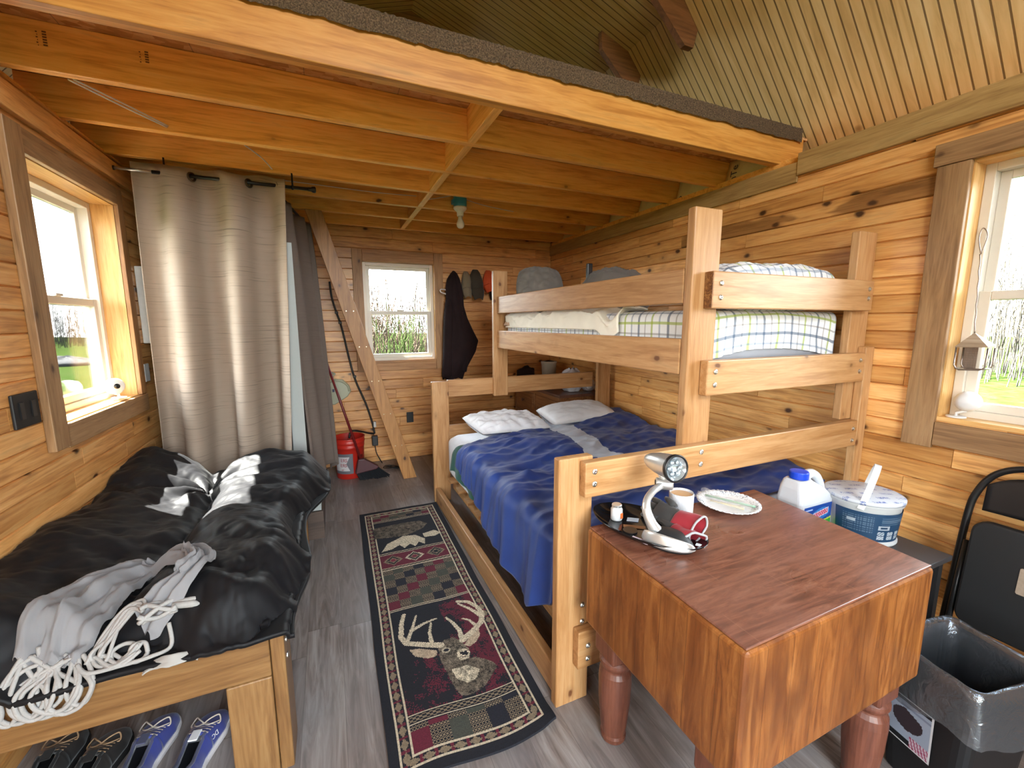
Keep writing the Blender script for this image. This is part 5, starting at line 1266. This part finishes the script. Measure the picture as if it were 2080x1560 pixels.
M['dp'] = plain('pale green plastic', (.36,.36,.25), .4, namt=.05)
g = G(); g.prism([(-.06,.68),(.02,.665),(.15,.745),(.185,.80),(.17,.86),(.11,.925),(.04,.935),(-.06,.92)], lambda a,b_,d_: (a, d_, b_), 4.606, 4.628); o = obj('pan', g, M['dp'], dp, bevel=.010, seg=3)
g = G(); g.tube(smoothpts([(-.04,4.60,.90),(.03,4.597,.915),(.10,4.597,.905),(.155,4.60,.855),(.165,4.60,.80)]), .009, 8); obj('rim', g, M['dp'], dp, smooth=True)
g = G(); g.tube(smoothpts([(-.05,4.60,.925),(.0,4.60,.96),(.04,4.60,.985),(.01,4.605,1.0)]), .008, 8); obj('handle', g, M['dp'], dp, smooth=True)
g = G(); g.box(.005,.025,4.6045,4.6055,.80,.83); obj('sticker', g, M['navyink'], dp)
cdt = thing('extension_cord', 'thick black cord hanging down the back wall behind the leaning plank', 'cord', (.2,4.60,0))
g = G(); g.tube(smoothpts([(.045,4.60,1.90),(.055,4.60,1.75),(.09,4.595,1.60),(.13,4.595,1.45),(.19,4.595,1.10),(.235,4.595,.90),(.32,4.59,.66),(.375,4.59,.45),(.392,4.585,.33)]), .0095, 8); obj('cord', g, M['hose'], cdt, smooth=True)
for z, x in ((1.60,.09),(1.50,.118),(.95,.225)):
    g = G(); g.box(x-.016,x+.016,4.583,4.607,z-.012,z+.012); obj('tie', g, M['hose'], cdt, bevel=.004)
g = G(); g.box(.362,.422,4.565,4.61,.20,.305); obj('adapter', g, M['hose'], cdt, bevel=.006)
g = G(); g.box(.385,.412,4.57,4.60,.40,.46); o = obj('white_plug', g, M['cable'], cdt, bevel=.004); o['label'] = 'white plug'
g = G(); g.tube(smoothpts([(.392,4.585,.20),(.40,4.58,.12),(.43,4.56,.05),(.45,4.53,.012)]), .005, 8); obj('lower_cord', g, M['hose'], cdt, smooth=True)
g = G(); g.tube(smoothpts([(.385,4.575,.33),(.32,4.54,.355),(.25,4.45,.40),(.16,4.40,.425),(.13,4.38,.36)]), .0095, 8); obj('bucket_cord', g, M['hose'], cdt, smooth=True)
g = G(); P = []
for k in range(40): a = k*.55; P.append((.50+.07*math.cos(a)+.002*k, 4.36+.05*math.sin(a*.9)-.001*k, .012+.012*(k % 5)/5))
g.tube(smoothpts(P, 3), .0045, 6); tag(obj('cable_coil', g, M['hose'], smooth=True), 'tangle of thin black cable on the floor behind the leaning plank', 'cable')
g = G(); g.box(.742,.815,YB-.014,YB-.001,.405,.520); ol = obj('outlet_plate', g, M['blkm'], bevel=.003); tag(ol, 'black outlet plate low on the back wall under the window', 'outlet')
# ================================================================== jacket and caps on the back wall
M['jacket'] = cloth('dark aubergine jacket', (.022,.013,.014), .85, 500, .3, .05)
M['jacket'].node_tree.nodes['Principled BSDF'].inputs['Specular IOR Level'].default_value = .12
jt = thing('hooded_jacket', 'dark purple brown hooded jacket hanging on the back wall by the window', 'jacket', (1.33,4.58,.88))
prof = [(.875,1.255,.115,.05),(.95,1.265,.125,.06),(1.05,1.295,.15,.07),(1.18,1.335,.185,.08),(1.30,1.357,.198,.085),(1.42,1.340,.155,.08),(1.55,1.325,.112,.07),(1.68,1.310,.092,.065),(1.78,1.300,.098,.07),(1.88,1.292,.090,.07),(1.97,1.293,.070,.06),(2.03,1.302,.035,.04),(2.06,1.306,.010,.012)]
def tabi(z, k):
    for a, b_ in zip(prof, prof[1:]):
        if z <= b_[0]: t = (z-a[0])/(b_[0]-a[0]); return a[k]+(b_[k]-a[k])*t
    return prof[-1][k]
def jf(u, v):
    z = .875+1.185*v; a = 2*PI*u; xc, w_, d_ = (tabi(z, k) for k in (1,2,3)); f = 1+.16*ridge(a*1.3+z*.4, z*1.1, 3, 2)*.6+.10*math.sin(a*5+z*2.5)
    return (xc+w_*math.cos(a)*(1+.05*math.sin(a*3+z*3)), min(4.626, 4.626-d_+d_*math.sin(a)*f), z+.012*math.sin(a*4)*(1-v)**3)
g = G(); g.grid(jf, 72, 70); obj('body', g, M['jacket'], jt, smooth=True)
g = G(); g.tube(smoothpts([(1.235,4.56,1.74),(1.215,4.53,1.55),(1.205,4.525,1.35),(1.195,4.53,1.10),(1.185,4.545,.90)]), [.04+.016*math.sin(min(1, i/8)*PI/2) for i in range(21)], 14); obj('sleeve', g, M['jacket'], jt, smooth=True)
g = G(); g.tube(smoothpts([(1.36,4.54,1.62),(1.39,4.525,1.40),(1.40,4.52,1.25),(1.385,4.53,1.08),(1.37,4.55,.96)]), .045, 14); obj('sleeve', g, M['jacket'], jt, smooth=True)
g = G(); g.tube(smoothpts([(1.215,4.56,1.80),(1.17,4.56,1.815),(1.145,4.56,1.825),(1.14,4.56,1.845),(1.16,4.56,1.855),(1.22,4.56,1.845)]), .006, 8); o = obj('coat_hanger', g, M['cable'], smooth=True); tag(o, 'tip of a white coat hanger sticking out of the dark jacket', 'hanger')
def cap(c, w_, h_, mat, label, brim=True, seed=0):
    th = thing('cap', label, 'cap', (c[0], 4.6, c[2]-h_)); g = G()
    def f(u, v):
        a = 2*PI*u; t = v; z = c[2]+h_-2*h_*t; r = math.sin(PI*min(1, .05+.93*t))**.45*(.75+.25*t); k = 1+.16*ridge(a*1.4, t*3, seed, 2)-.08
        return (c[0]+w_*r*math.cos(a)*k+.02*math.sin(t*3+seed)*w_/.06*.3, 4.632-.055*r+.052*r*math.sin(a)*k, z)
    g.grid(f, 36, 22); obj('crown', g, mat, th, smooth=True)
    if brim:
        g = G(); g.grid(lambda u, v: (c[0]+w_*.8*(2*u-1)*(1-.35*v*v), 4.55-.025*math.cos(PI*(u-.5))-.03*v, c[2]-h_*.45-.75*h_*v+.02*math.cos(PI*(u-.5))), 14, 8); obj('brim', g, mat, th, smooth=True, solid=.004)
cap((1.438,0,1.925), .064, .135, cloth('khaki cap', (.20,.16,.10), .85), 'khaki cap hanging on the back wall next to the dark jacket', True, 1)
cap((1.562,0,1.93), .090, .155, cloth('olive cap', (.045,.035,.022), .85), 'dark olive cap hanging between the khaki cap and the orange one', True, 4)
cap((1.705,0,1.965), .082, .118, cloth('blaze orange cap', (.55,.07,.012), .8), 'blaze orange cap hanging on the back wall near the bunk post', True, 7)
cap((1.76,0,1.84), .045, .085, M['jacket'], 'small black cap hanging under the orange cap', False, 9)
# ================================================================== dresser with pot and bags
dr = thing('dresser', 'small brown wooden dresser in the corner behind the head of the bunk', 'dresser', (2.26,4.0,0))
M['drw'] = wood('dresser pine', (.16,.06,.02), (.26,.105,.036), (.34,.155,.06), 1, .4, .4, tone=.05); M['drt'] = wood('dresser top', (.085,.035,.022), (.12,.05,.032), (.16,.07,.045), 1, .3, .2, tone=.03)
g = G(); g.box(2.02,2.50,3.475,4.53,.02,.775); obj('body', g, M['drw'], dr, bevel=.004)
g = G(); g.box(1.995,2.51,3.455,4.55,.776,.803); obj('top', g, M['drt'], dr, bevel=.006)
g = G(); g.box(2.004,2.019,3.475,4.53,.745,.775); g.box(2.008,2.019,3.475,3.505,.02,.745); g.box(2.008,2.019,4.0,4.03,.02,.745); g.box(2.008,2.019,4.50,4.53,.02,.745); obj('face_frame', g, M['drw'], dr, bevel=.003)
for ya, yb in ((3.52,3.985),(4.045,4.485)):
    for za in (.10,.32,.54):
        g = G(); g.box(2.006,2.0185,ya,yb,za,za+.19); dw = obj('drawer', g, M['drw'], dr, bevel=.004)
        g = G(); g.box(2.001,2.0058,ya+.04,yb-.04,za+.03,za+.16); obj('drawer_panel', g, M['drw'], dw, bevel=.003)
        g = G(); g.lathe([(0,0),(.009,0),(.008,.012),(.018,.02),(.018,.028),(0,.032)], (2.0008,(ya+yb)/2,za+.095), 16, Vector((-1,0,0)).to_track_quat('Z','Y').to_matrix()); obj('knob', g, M['drt'], dw, smooth=True)
for y in (3.50,4.49):
    for x in (2.04,2.47): obj('foot', G().box(x-.02,x+.02,y-.02,y+.02,0,.0195), M['drw'], dr)
ZD = .8035
g = G(); g.lathe([(0,0),(.066,0),(.070,.006),(.086,.235),(.090,.24),(.090,.262),(.084,.262),(.08,.235),(.062,.01),(0,.008)], (2.275,4.19,ZD), 36); pt = obj('plant_pot', g, plain('beige pot', (.34,.29,.22), .6), smooth=True); tag(pt, 'beige pot with dark contents on the dresser', 'pot')
g = G(); g.lathe([(0,.245),(.079,.24),(.06,.258),(.03,.262),(0,.268)], (2.275,4.19,ZD), 20); g.v = [(p[0], p[1], p[2]+.012*nz(p[0]*50, p[1]*50)) for p in g.v]; obj('contents', g, M['jacket'], pt)
g = G(); g.grid(lambda u, v: (2.10+.115*math.cos(2*PI*u)*math.sin(PI*v)*(1+.3*nz(u*6, v*4)), 4.42+.09*math.sin(2*PI*u)*math.sin(PI*v), ZD+.075-.072*math.cos(PI*v)*1+(.05*(1+nz(u*5, v*5)) if v > .6 else 0)*math.sin(PI*v)+.05*sst(.8,1,v)), 28, 18); tag(obj('knit_hat', g, M['jacket'], smooth=True), 'crumpled dark hat lying on the dresser behind the bunk head post', 'hat')
M['bag'] = cloth('white plastic bag', (.62,.63,.68), .35, 40, .1, .1, .5)
def bag(c, r, h_, label, seed):
    g = G()
    def f(u, v):
        a = 2*PI*u; t = v; rr2 = r*(math.sin(PI*min(.97, .15+.8*t))**.6)*(1+.30*(ridge(math.cos(a)*1.6+seed, math.sin(a)*1.6, t*2.5, 3)-.5)+.12*nz(a*3, t*6, seed)); return (c[0]+rr2*math.cos(a), c[1]+rr2*math.sin(a), c[2]+h_*t+.02*nz(a*2, t*4, seed)*t)
    g.grid(f, 60, 36); o = obj('plastic_bag', g, M['bag'], smooth=True); tag(o, label, 'bag', 'plastic bags on the dresser')
bag((2.25,3.65,ZD+.004), .115, .23, 'crumpled white plastic bag standing on the near end of the dresser', 1)
bag((2.43,3.62,ZD+.004), .075, .12, 'low grey white plastic bag on the dresser close to the right wall', 5)
# ================================================================== hammock lying on the black comforter
M['ham'] = cloth('grey white hammock cotton', (.215,.21,.22), .9, 300, .12, .2, .3); M['rope'] = plain('white cotton rope', (.34,.33,.32), .85, nscale=200, namt=.15, bump=.6)
hm = thing('hammock', 'folded grey white cotton hammock with knotted rope ends lying on the black comforter', 'hammock', (-.66,1.6,.6))
def along(P, u):
    n = len(P)-1; k = min(int(u*n), n-1); t = u*n-k
    a, b, c, d = P[max(k-1,0)], P[k], P[k+1], P[min(k+2, n)]
    return .5*((2*b)+(c-a)*t+(2*a-5*b+4*c-d)*t*t+(3*b-a-3*c+d)*t**3)
def strip(P, W, folds, amp, off, sd, nu=70, nv=40, zend=None):
    P = [Vector((x, y, 0)) for x, y in P]; g = G()
    def f(u, v):
        p = along(P, u); q = along(P, min(1, u+.01)); r = along(P, max(0, u-.01)); t = (q-r).normalized(); n = Vector((-t.y, t.x, 0)); w = lerp_tab(W, u); s = 2*v-1
        x, y = p.x+n.x*w*s, p.y+n.y*w*s; x += .006*nz(u*9, s*3, sd); y += .006*nz(u*9, s*3, sd+4)
        pu = (1-s*s)**.5*amp; z = zb(x, max(1.425, y))+off+.012+pu*(.55+.45*math.cos(s*folds*PI+1.5*nz(u*3, s, sd)))+.022*(ridge(u*2.2+sd, s*3.5+u, sd, 3)-.5)
        if zend: z = min(z, z)-zend*sst(.85, 1, u)
        return (x, y, z)
    g.grid(f, nu, nv); return g
g = strip([(-.62,1.84),(-.68,1.77),(-.735,1.66),(-.755,1.55),(-.765,1.455)], [(0,.03),(.25,.055),(.5,.085),(.8,.082),(1,.065)], 2.2, .030, .012, 2); obj('cloth', g, M['ham'], hm, smooth=True)
g = strip([(-.66,1.82),(-.60,1.80),(-.52,1.76),(-.455,1.69),(-.445,1.63),(-.47,1.58),(-.52,1.54),(-.57,1.50)], [(0,.04),(.4,.045),(.6,.032),(.75,.045),(1,.05)], 3, .035, .012, 7, 90, 30); obj('cloth', g, M['ham'], hm, smooth=True)
g = strip([(-.50,1.70),(-.47,1.66),(-.455,1.61),(-.49,1.57)], [(0,.012),(.5,.02),(1,.014)], 2, .03, .045, 11, 40, 14); obj('cloth', g, M['ham'], hm, smooth=True)
# braided knot and fingers
kc = Vector((-.515,1.51,zb(-.515,1.51)+.045)); g = G()
for k in range(7):
    P = []
    for i in range(15):
        t = i/14; a = k*2*PI/7+t*2.6*(1 if k % 2 else -1); P.append(kc+Vector((-.050+.085*t, -.01+.02*t, 0))+Vector((0, math.cos(a)*.028*(1-.25*t), math.sin(a)*.024*(1-.35*t))))
    g.tube(P, .0068, 8)
for k in range(3): g.tube([kc+Vector((.022,.008+.009*(k-1),.004)), kc+Vector((.075,.016+.014*(k-1),-.006+.006*(k == 1))), kc+Vector((.098,.016+.016*(k-1),-.016))], [.010,.011,.006], 10)
obj('braid', g, M['rope'], hm, smooth=True)
def loop(P, r=.0058): g = G(); g.tube(smoothpts(P, 7), r, 8); return obj('rope_loop', g, M['rope'], hm, smooth=True)
def on(x, y, o): return (x, y, zb(x, max(1.42, y))+o)
rr = random.Random(21)
for k in range(7):
    a = rr.uniform(-.01,.01); b_ = rr.uniform(-.012,.012); x0 = -.575+rr.uniform(-.01,.01)
    loop([tuple(kc+Vector((-.045,b_,.012))), on(x0-.015+a,1.535+b_,.05), on(x0-.055+a,1.515+b_*2,.045), on(x0-.085+a*2,1.475-.01*k*.5,.03), on(x0-.075+a,1.44+.004*k,.018), on(x0-.03+a,1.435+b_,.016), on(x0+.01,1.455+b_,.03)], .0052)
for c_, r_ in (((-.60,1.455),.028),((-.565,1.447),.022)):
    loop([on(c_[0]+r_*math.cos(t), c_[1]+.75*r_*math.sin(t), .018+.01*math.sin(t)) for t in [i*2*PI/8 for i in range(9)]])
loop([on(-.50,1.49,.03), on(-.49,1.455,.016), on(-.53,1.43,.014), on(-.60,1.425,.012), on(-.67,1.425,.014), on(-.70,1.45,.03)])
# loops hanging over the end rail
YH = 1.414
for k in range(11):
    x0 = -.845+.013*k+rr.uniform(-.010,.010); W_ = rr.uniform(.05,.11)*(1 if k % 3 else -1); x1 = min(-.655, max(-.86, x0+W_)); dz = rr.uniform(.0,.03); yb = YH-.003-.0045*(k % 3)
    ys = 1.475+rr.uniform(-.02,.02); xs = -.765+.06*rr.uniform(-1,1)
    loop([on(xs,ys,.03), on((xs+x0)/2,1.445,.024), (x0,yb+.010,.528), (x0+.003,yb,.497-dz*.5), (x0*.75+x1*.25,yb-.002,.474-dz*.6), ((x0+x1)/2,yb-.002,.466-dz*.4), (x0*.25+x1*.75,yb-.001,.476-dz*.3), (x1,yb+.004,.515), on((xs+x1)/2+.01,1.448,.024), on(xs+.02,ys,.03)], .0058)
# white bedding corner peeping out over the rail
g = G(); g.grid(lambda u, v: (-.545+.13*u, 1.399+.024*v+.008*math.sin(u*9), .506+.022*math.sin(PI*u)*(.4+v)+.004*nz(u*6, v*4)), 16, 8); tag(obj('sheet_corner', g, cloth('off white sheet', (.36,.35,.33)), smooth=True, solid=.004), 'white sheet corner showing under the black comforter above the end rail', 'sheet')
# ================================================================== shoes under the day bed
def shoe(toe, heel, mats, label, grp, ln=None, laces=True, mark=False, tall=0.0, sd=0, hole=.50):
    toe, heel = Vector((*toe, 0)), Vector((*heel, 0)); L = (toe-heel).length; d = (toe-heel)/L; s = Vector((d.y, -d.x, 0))
    th = thing('shoe', label, 'shoe', heel+d*L*.5, grp); up, sole, lin, lac = mats
    def hw(t): return lerp_tab([(0,.012),(.04,.028),(.15,.036),(.35,.034),(.55,.042),(.72,.049),(.86,.042),(.95,.028),(1.0,.009)], t)*1.14
    def cx(t): return .010*math.sin(t*PI)*(-1)
    def W(t, a, z): p = heel+d*(L*t)+s*(a+cx(t)); return (p.x, p.y, z)
    g = G(); ts = [i/30 for i in range(31)]
    ringo = [(t, 1) for t in ts]+[(t, -1) for t in reversed(ts)]
    def rg(z, o, lift=0): return [W(t, k*(hw(t)+o), z+lift*(max(0, t-.75)**2)*3) for t, k in ringo]
    loft(g, [rg(.001, -.004, .02), rg(.006, .003, .02), rg(.020, .006, .02), rg(.030, .003, .02), rg(.031, -.004, .02)]); obj('sole', g, sole, th, smooth=False)
    def top(t): return lerp_tab([(0,.100+tall),(.06,.098+tall),(.2,.080+tall*.8),(.36,.082+tall*.5),(.50,.096),(.62,.082),(.78,.068),(.92,.052),(1.0,.034)], t)
    def sec(t, a):  # a in [0, pi]; superellipse over the foot
        c, sn = math.cos(a), math.sin(a); q = .62 if t > .45 else .42
        return W(t, (abs(c)**q)*(1 if c > 0 else -1)*hw(t)*(1-.16*max(0, sn)*(t < .5)), .028+(top(t)-.028)*abs(sn)**.8)
    g = G(); g.grid(lambda u, v: sec(hole-.03+(1-hole+.03)*u, PI*v), 24, 26); obj('vamp', g, up, th, smooth=True, solid=.003)
    g = G()
    for k in (0, 1):
        ac = 1.12
        g.grid(lambda u, v: sec(hole*u, ac*v if k == 0 else PI-ac*v), 20, 10)
    g.grid(lambda u, v: sec(.0+.012*v, PI*u), 14, 3); obj('quarter', g, up, th, smooth=True, solid=.004)
    g = G(); col = [sec(hole*(1-i/16), 1.12) for i in range(17)]+[sec(hole*i/16, PI-1.12) for i in range(17)]; g.tube(col, .0055, 8); obj('collar', g, lin, th, smooth=True)
    g = G(); g.grid(lambda u, v: W(.03+.55*u, hw(.03+.55*u)*.86*(2*v-1), .036), 14, 8); obj('insole', g, M['blkm'], th)
    if laces:
        g = G()
        for i in range(4):
            t = hole+.01+.045*i; g.tube([sec(t, a) for a in (.95,1.25,1.57,1.9,2.2)], .0028, 6)
        for k in (-1, 1):
            p = Vector(sec(hole+.16, PI/2)); q = [p+Vector((0,0,.004)), p+s*.018*k+d*.012+Vector((0,0,.010)), p+s*.036*k+d*.030+Vector((0,0,.002)), p+s*.044*k+d*.006-Vector((0,0,.010)), p+Vector((0,0,.004))]; g.tube(smoothpts(q, 5), .0024, 6)
            q = [p, p+s*.02*k-d*.01+Vector((0,0,.006)), p+s*.042*k+d*.02-Vector((0,0,.012))]; g.tube(smoothpts(q, 5), .0022, 6)
        g.tube(smoothpts([Vector(sec(hole-.05, 1.25)), Vector(sec(hole-.15, 1.15)), Vector(sec(hole-.28, 1.1))], 4), .0024, 6); obj('laces', g, lac, th, smooth=True)
        g = G(); p = Vector(sec(hole-.035, PI/2)); g.obox(p+Vector((0,0,.003)), s*.014, d*.020, Vector((0,0,.0025))); obj('tongue', g, lin if not mark else M['whiteink'], th, bevel=.002)
    if mark:
        for i, ch in enumerate('DC'):
            p = Vector(sec(.60-.055*i, .42)); p2 = Vector(sec(.57-.055*i, .42)); q = Vector(sec(.60-.055*i, .62)); ox = (p2-p).normalized(); oy = (q-p).normalized(); nn = ox.cross(oy)
            if nn.dot(s) < 0: nn = -nn
            text_part('side_mark', ch, .022, frame4(p+nn*.0035-oy*.006, ox, oy), M['whiteink'], th)
    return th
b_up = cloth('blue knit upper', (.026,.038,.21), .8, 250, .15, .3, .4); b_sole = plain('white foam sole', (.58,.55,.56), .6); b_lin = cloth('grey blue lining', (.06,.065,.12), .9); b_lac = plain('cream laces', (.50,.43,.37), .9)
shoe((-.462,1.742), (-.520,1.452), (b_up, b_sole, b_lin, b_lac), 'blue running shoe with white sole next to the day bed leg', 'blue running shoes', mark=True)
shoe((-.632,1.800), (-.668,1.508), (b_up, b_sole, b_lin, b_lac), 'blue running shoe between its twin and the black shoes', 'blue running shoes', sd=2)
k_up = cloth('black leather upper', (.014,.011,.010), .6, 200); k_sole = plain('black sole', (.010,.009,.009), .7); k_lin = cloth('dark lining', (.008,.007,.007), .9); k_lac = plain('tan laces', (.32,.20,.11), .8)
shoe((-.775,1.800), (-.800,1.50), (k_up, k_sole, k_lin, k_lac), 'black shoe beside the blue running shoes under the day bed', 'black shoes', laces=True, tall=.01, sd=3)
shoe((-.925,1.865), (-.915,1.56), (k_up, k_sole, k_lin, k_lac), 'black shoe farthest from the aisle under the day bed', 'black shoes', laces=True, tall=.015, sd=4)
# ================================================================== folding chair
fc = thing('folding_chair', 'black folding chair leaning folded against the right wall', 'chair', (2.40,.55,0))
def cp_(y, z, o=0): return (2.335+.118*z-o, y, z)   # plane of the leaning chair
M['chairm'] = plain('black painted steel', (.010,.010,.011), .32, .2)
g = G(); P = [(.775,.004),(.772,.4),(.768,.70),(.755,.80),(.72,.88),(.66,.925),(.58,.94),(.50,.94),(.42,.925),(.36,.88),(.325,.80),(.312,.70),(.308,.4),(.305,.004)]
g.tube(smoothpts([cp_(y, z) for y, z in P], 5), .0125, 12); obj('frame', g, M['chairm'], fc, smooth=True)
g = G(); g.grid(lambda u, v: cp_(.352+.376*u*(1-.0*v), .735+.165*v*(1-.35*abs(2*u-1)**3), -.004+.012*(2*u-1)**2), 20, 10); obj('backrest', g, plain('black steel sheen', (.018,.016,.016), .28, .3), fc, smooth=True, solid=.006)
def rrect(y0, y1, z0, z1, r, n=6):
    P = []
    for cy, cz, a0 in ((y1-r,z1-r,0),(y0+r,z1-r,PI/2),(y0+r,z0+r,PI),(y1-r,z0+r,1.5*PI)):
        for k in range(n): a = a0+PI/2*k/(n-1); P.append((cy+r*math.cos(a), cz+r*math.sin(a)))
    return P
g = G(); g.prism(rrect(.340,.735,.27,.705,.05), lambda a,b_,d_: cp_(a, b_, d_), .016, .050); obj('seat', g, M['blkm'], fc, bevel=.008)
for y in (.748,.332):
    g = G(); g.tube([cp_(y,.003,.035), cp_(y,.35,.03), cp_(y,.60,.020)], .011, 10); obj('leg', g, M['chairm'], fc, smooth=True)
g = G(); g.tube([cp_(.75,.13,.035), cp_(.33,.13,.035)], .009, 8); obj('stretcher', g, M['chairm'], fc, smooth=True)
g = G(); g.prism(rrect(.36,.585,.475,.575,.004,2), lambda a,b_,d_: cp_(a, b_, d_), .051, .053); o = obj('paper_label', g, plain('brown paper label', (.36,.27,.20), .7, nscale=120, namt=.25), fc); o['label'] = 'tan printed paper label'
# ================================================================== waste bin with clear liner
wbn = thing('waste_bin', 'black waste bin with a clear plastic liner beside the butcher block', 'bin', (1.76,.50,0))
def bring(z, sx, o=0, n=9):
    c = [(1.600,.428),(1.895,.372),(1.955,.625),(1.655,.672)]; m = (1.776,.524); P = []
    q = [((x-m[0])*sx+m[0], (y-m[1])*sx+m[1]) for x, y in c]
    for i in range(4):
        a, b_ = Vector(q[i]), Vector(q[(i+1) % 4]); p0, p1 = Vector(q[i-1]), a
        din = (a-Vector(q[i-1])).normalized(); dout = (b_-a).normalized(); r = .035
        A_, B_ = a-din*r, a+dout*r
        for k in range(5): t = k/4; P.append(A_*(1-t)**2+a*2*t*(1-t)+B_*t*t)
        L = (Vector(q[(i+1) % 4])-dout*r)-B_
        for k in range(1, n): P.append(B_+L*k/n)
    out = []
    for i, p in enumerate(P):
        d_ = Vector((p.x-m[0], p.y-m[1])).normalized(); out.append((p.x+d_.x*o, p.y+d_.y*o, z))
    return out
g = G(); loft(g, [bring(0,.80), bring(.004,.82), bring(.452,1.0), bring(.458,.985), bring(.012,.80)][:3]); g.f = g.f[:-1]; del g.b[len(g.f)]
loftin = [bring(.455,.985), bring(.012,.79)]; n0 = len(loftin[0]); g.add(loftin[0]+loftin[1], [(k,(k+1) % n0,n0+(k+1) % n0,n0+k) for k in range(n0)]+[tuple(range(n0,2*n0))])
obj('bin_body', g, plain('black bin plastic', (.007,.007,.008), .45), wbn)
def mk_bag():
    b = NB('clear bin liner'); t = b.n('ShaderNodeBsdfTransparent'); t.inputs[0].default_value = (.62,.63,.66,1); gl = b.n('ShaderNodeBsdfGlossy'); gl.inputs['Roughness'].default_value = .22; gl.inputs[0].default_value = (.55,.57,.61,1)
    d = b.n('ShaderNodeBsdfDiffuse'); d.inputs[0].default_value = (.13,.135,.145,1); m1 = b.n('ShaderNodeMixShader'); m1.inputs[0].default_value = .38; b.l(d.outputs[0], m1.inputs[1]); b.l(gl.outputs[0], m1.inputs[2])
    bm_ = b.n('ShaderNodeBump'); bm_.inputs['Strength'].default_value = .5; bm_.inputs['Distance'].default_value = .01; b.l(b.noise(b.coord(), 22, 3, .6, 1.5), bm_.inputs['Height']); b.l(bm_.outputs[0], gl.inputs['Normal']); b.l(bm_.outputs[0], d.inputs['Normal'])
    m2 = b.n('ShaderNodeMixShader'); m2.inputs[0].default_value = .42; b.l(t.outputs[0], m2.inputs[1]); b.l(m1.outputs[0], m2.inputs[2]); b.l(m2.outputs[0], b.out.inputs[0]); return b.m
n_r = len(bring(0,1)); rings = []
for k in range(15):
    if k < 6: z = .47-.03*k*1.0; base = bring(z, .975-.006*k, -.006)
    elif k < 6: pass
    else: base = None
seq = [(.10,.78,-.020),(.17,.82,-.020),(.25,.86,-.020),(.35,.91,-.018),(.43,.95,-.014),(.463,.972,-.006),(.474,1.0,.004),(.464,1.005,.012),(.43,1.01,.016),(.395,1.02,.020),(.355,1.03,.026),(.315,1.035,.030)]
for i, (z, sx, o_) in enumerate(seq):
    base = bring(z, sx, o_); k_ = max(0, i-6)
    rings.append([(p[0]+.012*ridge(p[0]*9, p[1]*9, z*5)*(1 if i < 5 else .4+.25*k_), p[1]+.010*nz(p[0]*16, p[1]*16, z*9+5)*(1 if i < 5 else .3+.2*k_), p[2]+(.010*nz(j_*.5, 3, 0)+.05*nz(p[0]*7, p[1]*7, 2))*(k_/5.0)+.006*nz(j_*.4, i)) for j_, p in enumerate(base)])
g = G(); loft(g, rings); g.f = g.f[:-2]; del g.b[len(g.f)]; del g.b[len(g.f)+1]
tag(obj('bin_liner', g, mk_bag(), smooth=True), 'clear crinkled plastic liner folded over the rim of the black waste bin', 'bin liner')
def stick(u, v):
    A_, B_ = Vector((1.655,.672)), Vector((1.600,.428)); k = .80+.20*(.14+.17*v)/.455; m_ = Vector((1.776,.524)); p = m_+((A_+(B_-A_)*(.10+.55*u))-m_)*(k+.012); return (p.x-.004, p.y, .13+.17*v)
def stc(u, v):
    if u < .02 or u > .965 or v < .02 or v > .97: return (.55,.54,.55)
    if v > .90: return (.01,.01,.015)
    c = (.26,.29,.36)
    if .80 < v < .85 and u > .3: c = (.16,.18,.24)
    if (u-.45)**2/.12+(v-.55)**2/.05 < 1 and v < .80-.3*(u-.3): c = (.03,.02,.025)
    if v < .26 and u > .52: c = (.45,.36,.40) if ((u*13+v*5) % 1) > .45 else (.26,.03,.08)
    elif v < .14: c = (.008,.008,.01)
    return c
paint_panel('product_label', stick, 44, 44, stc, wbn)
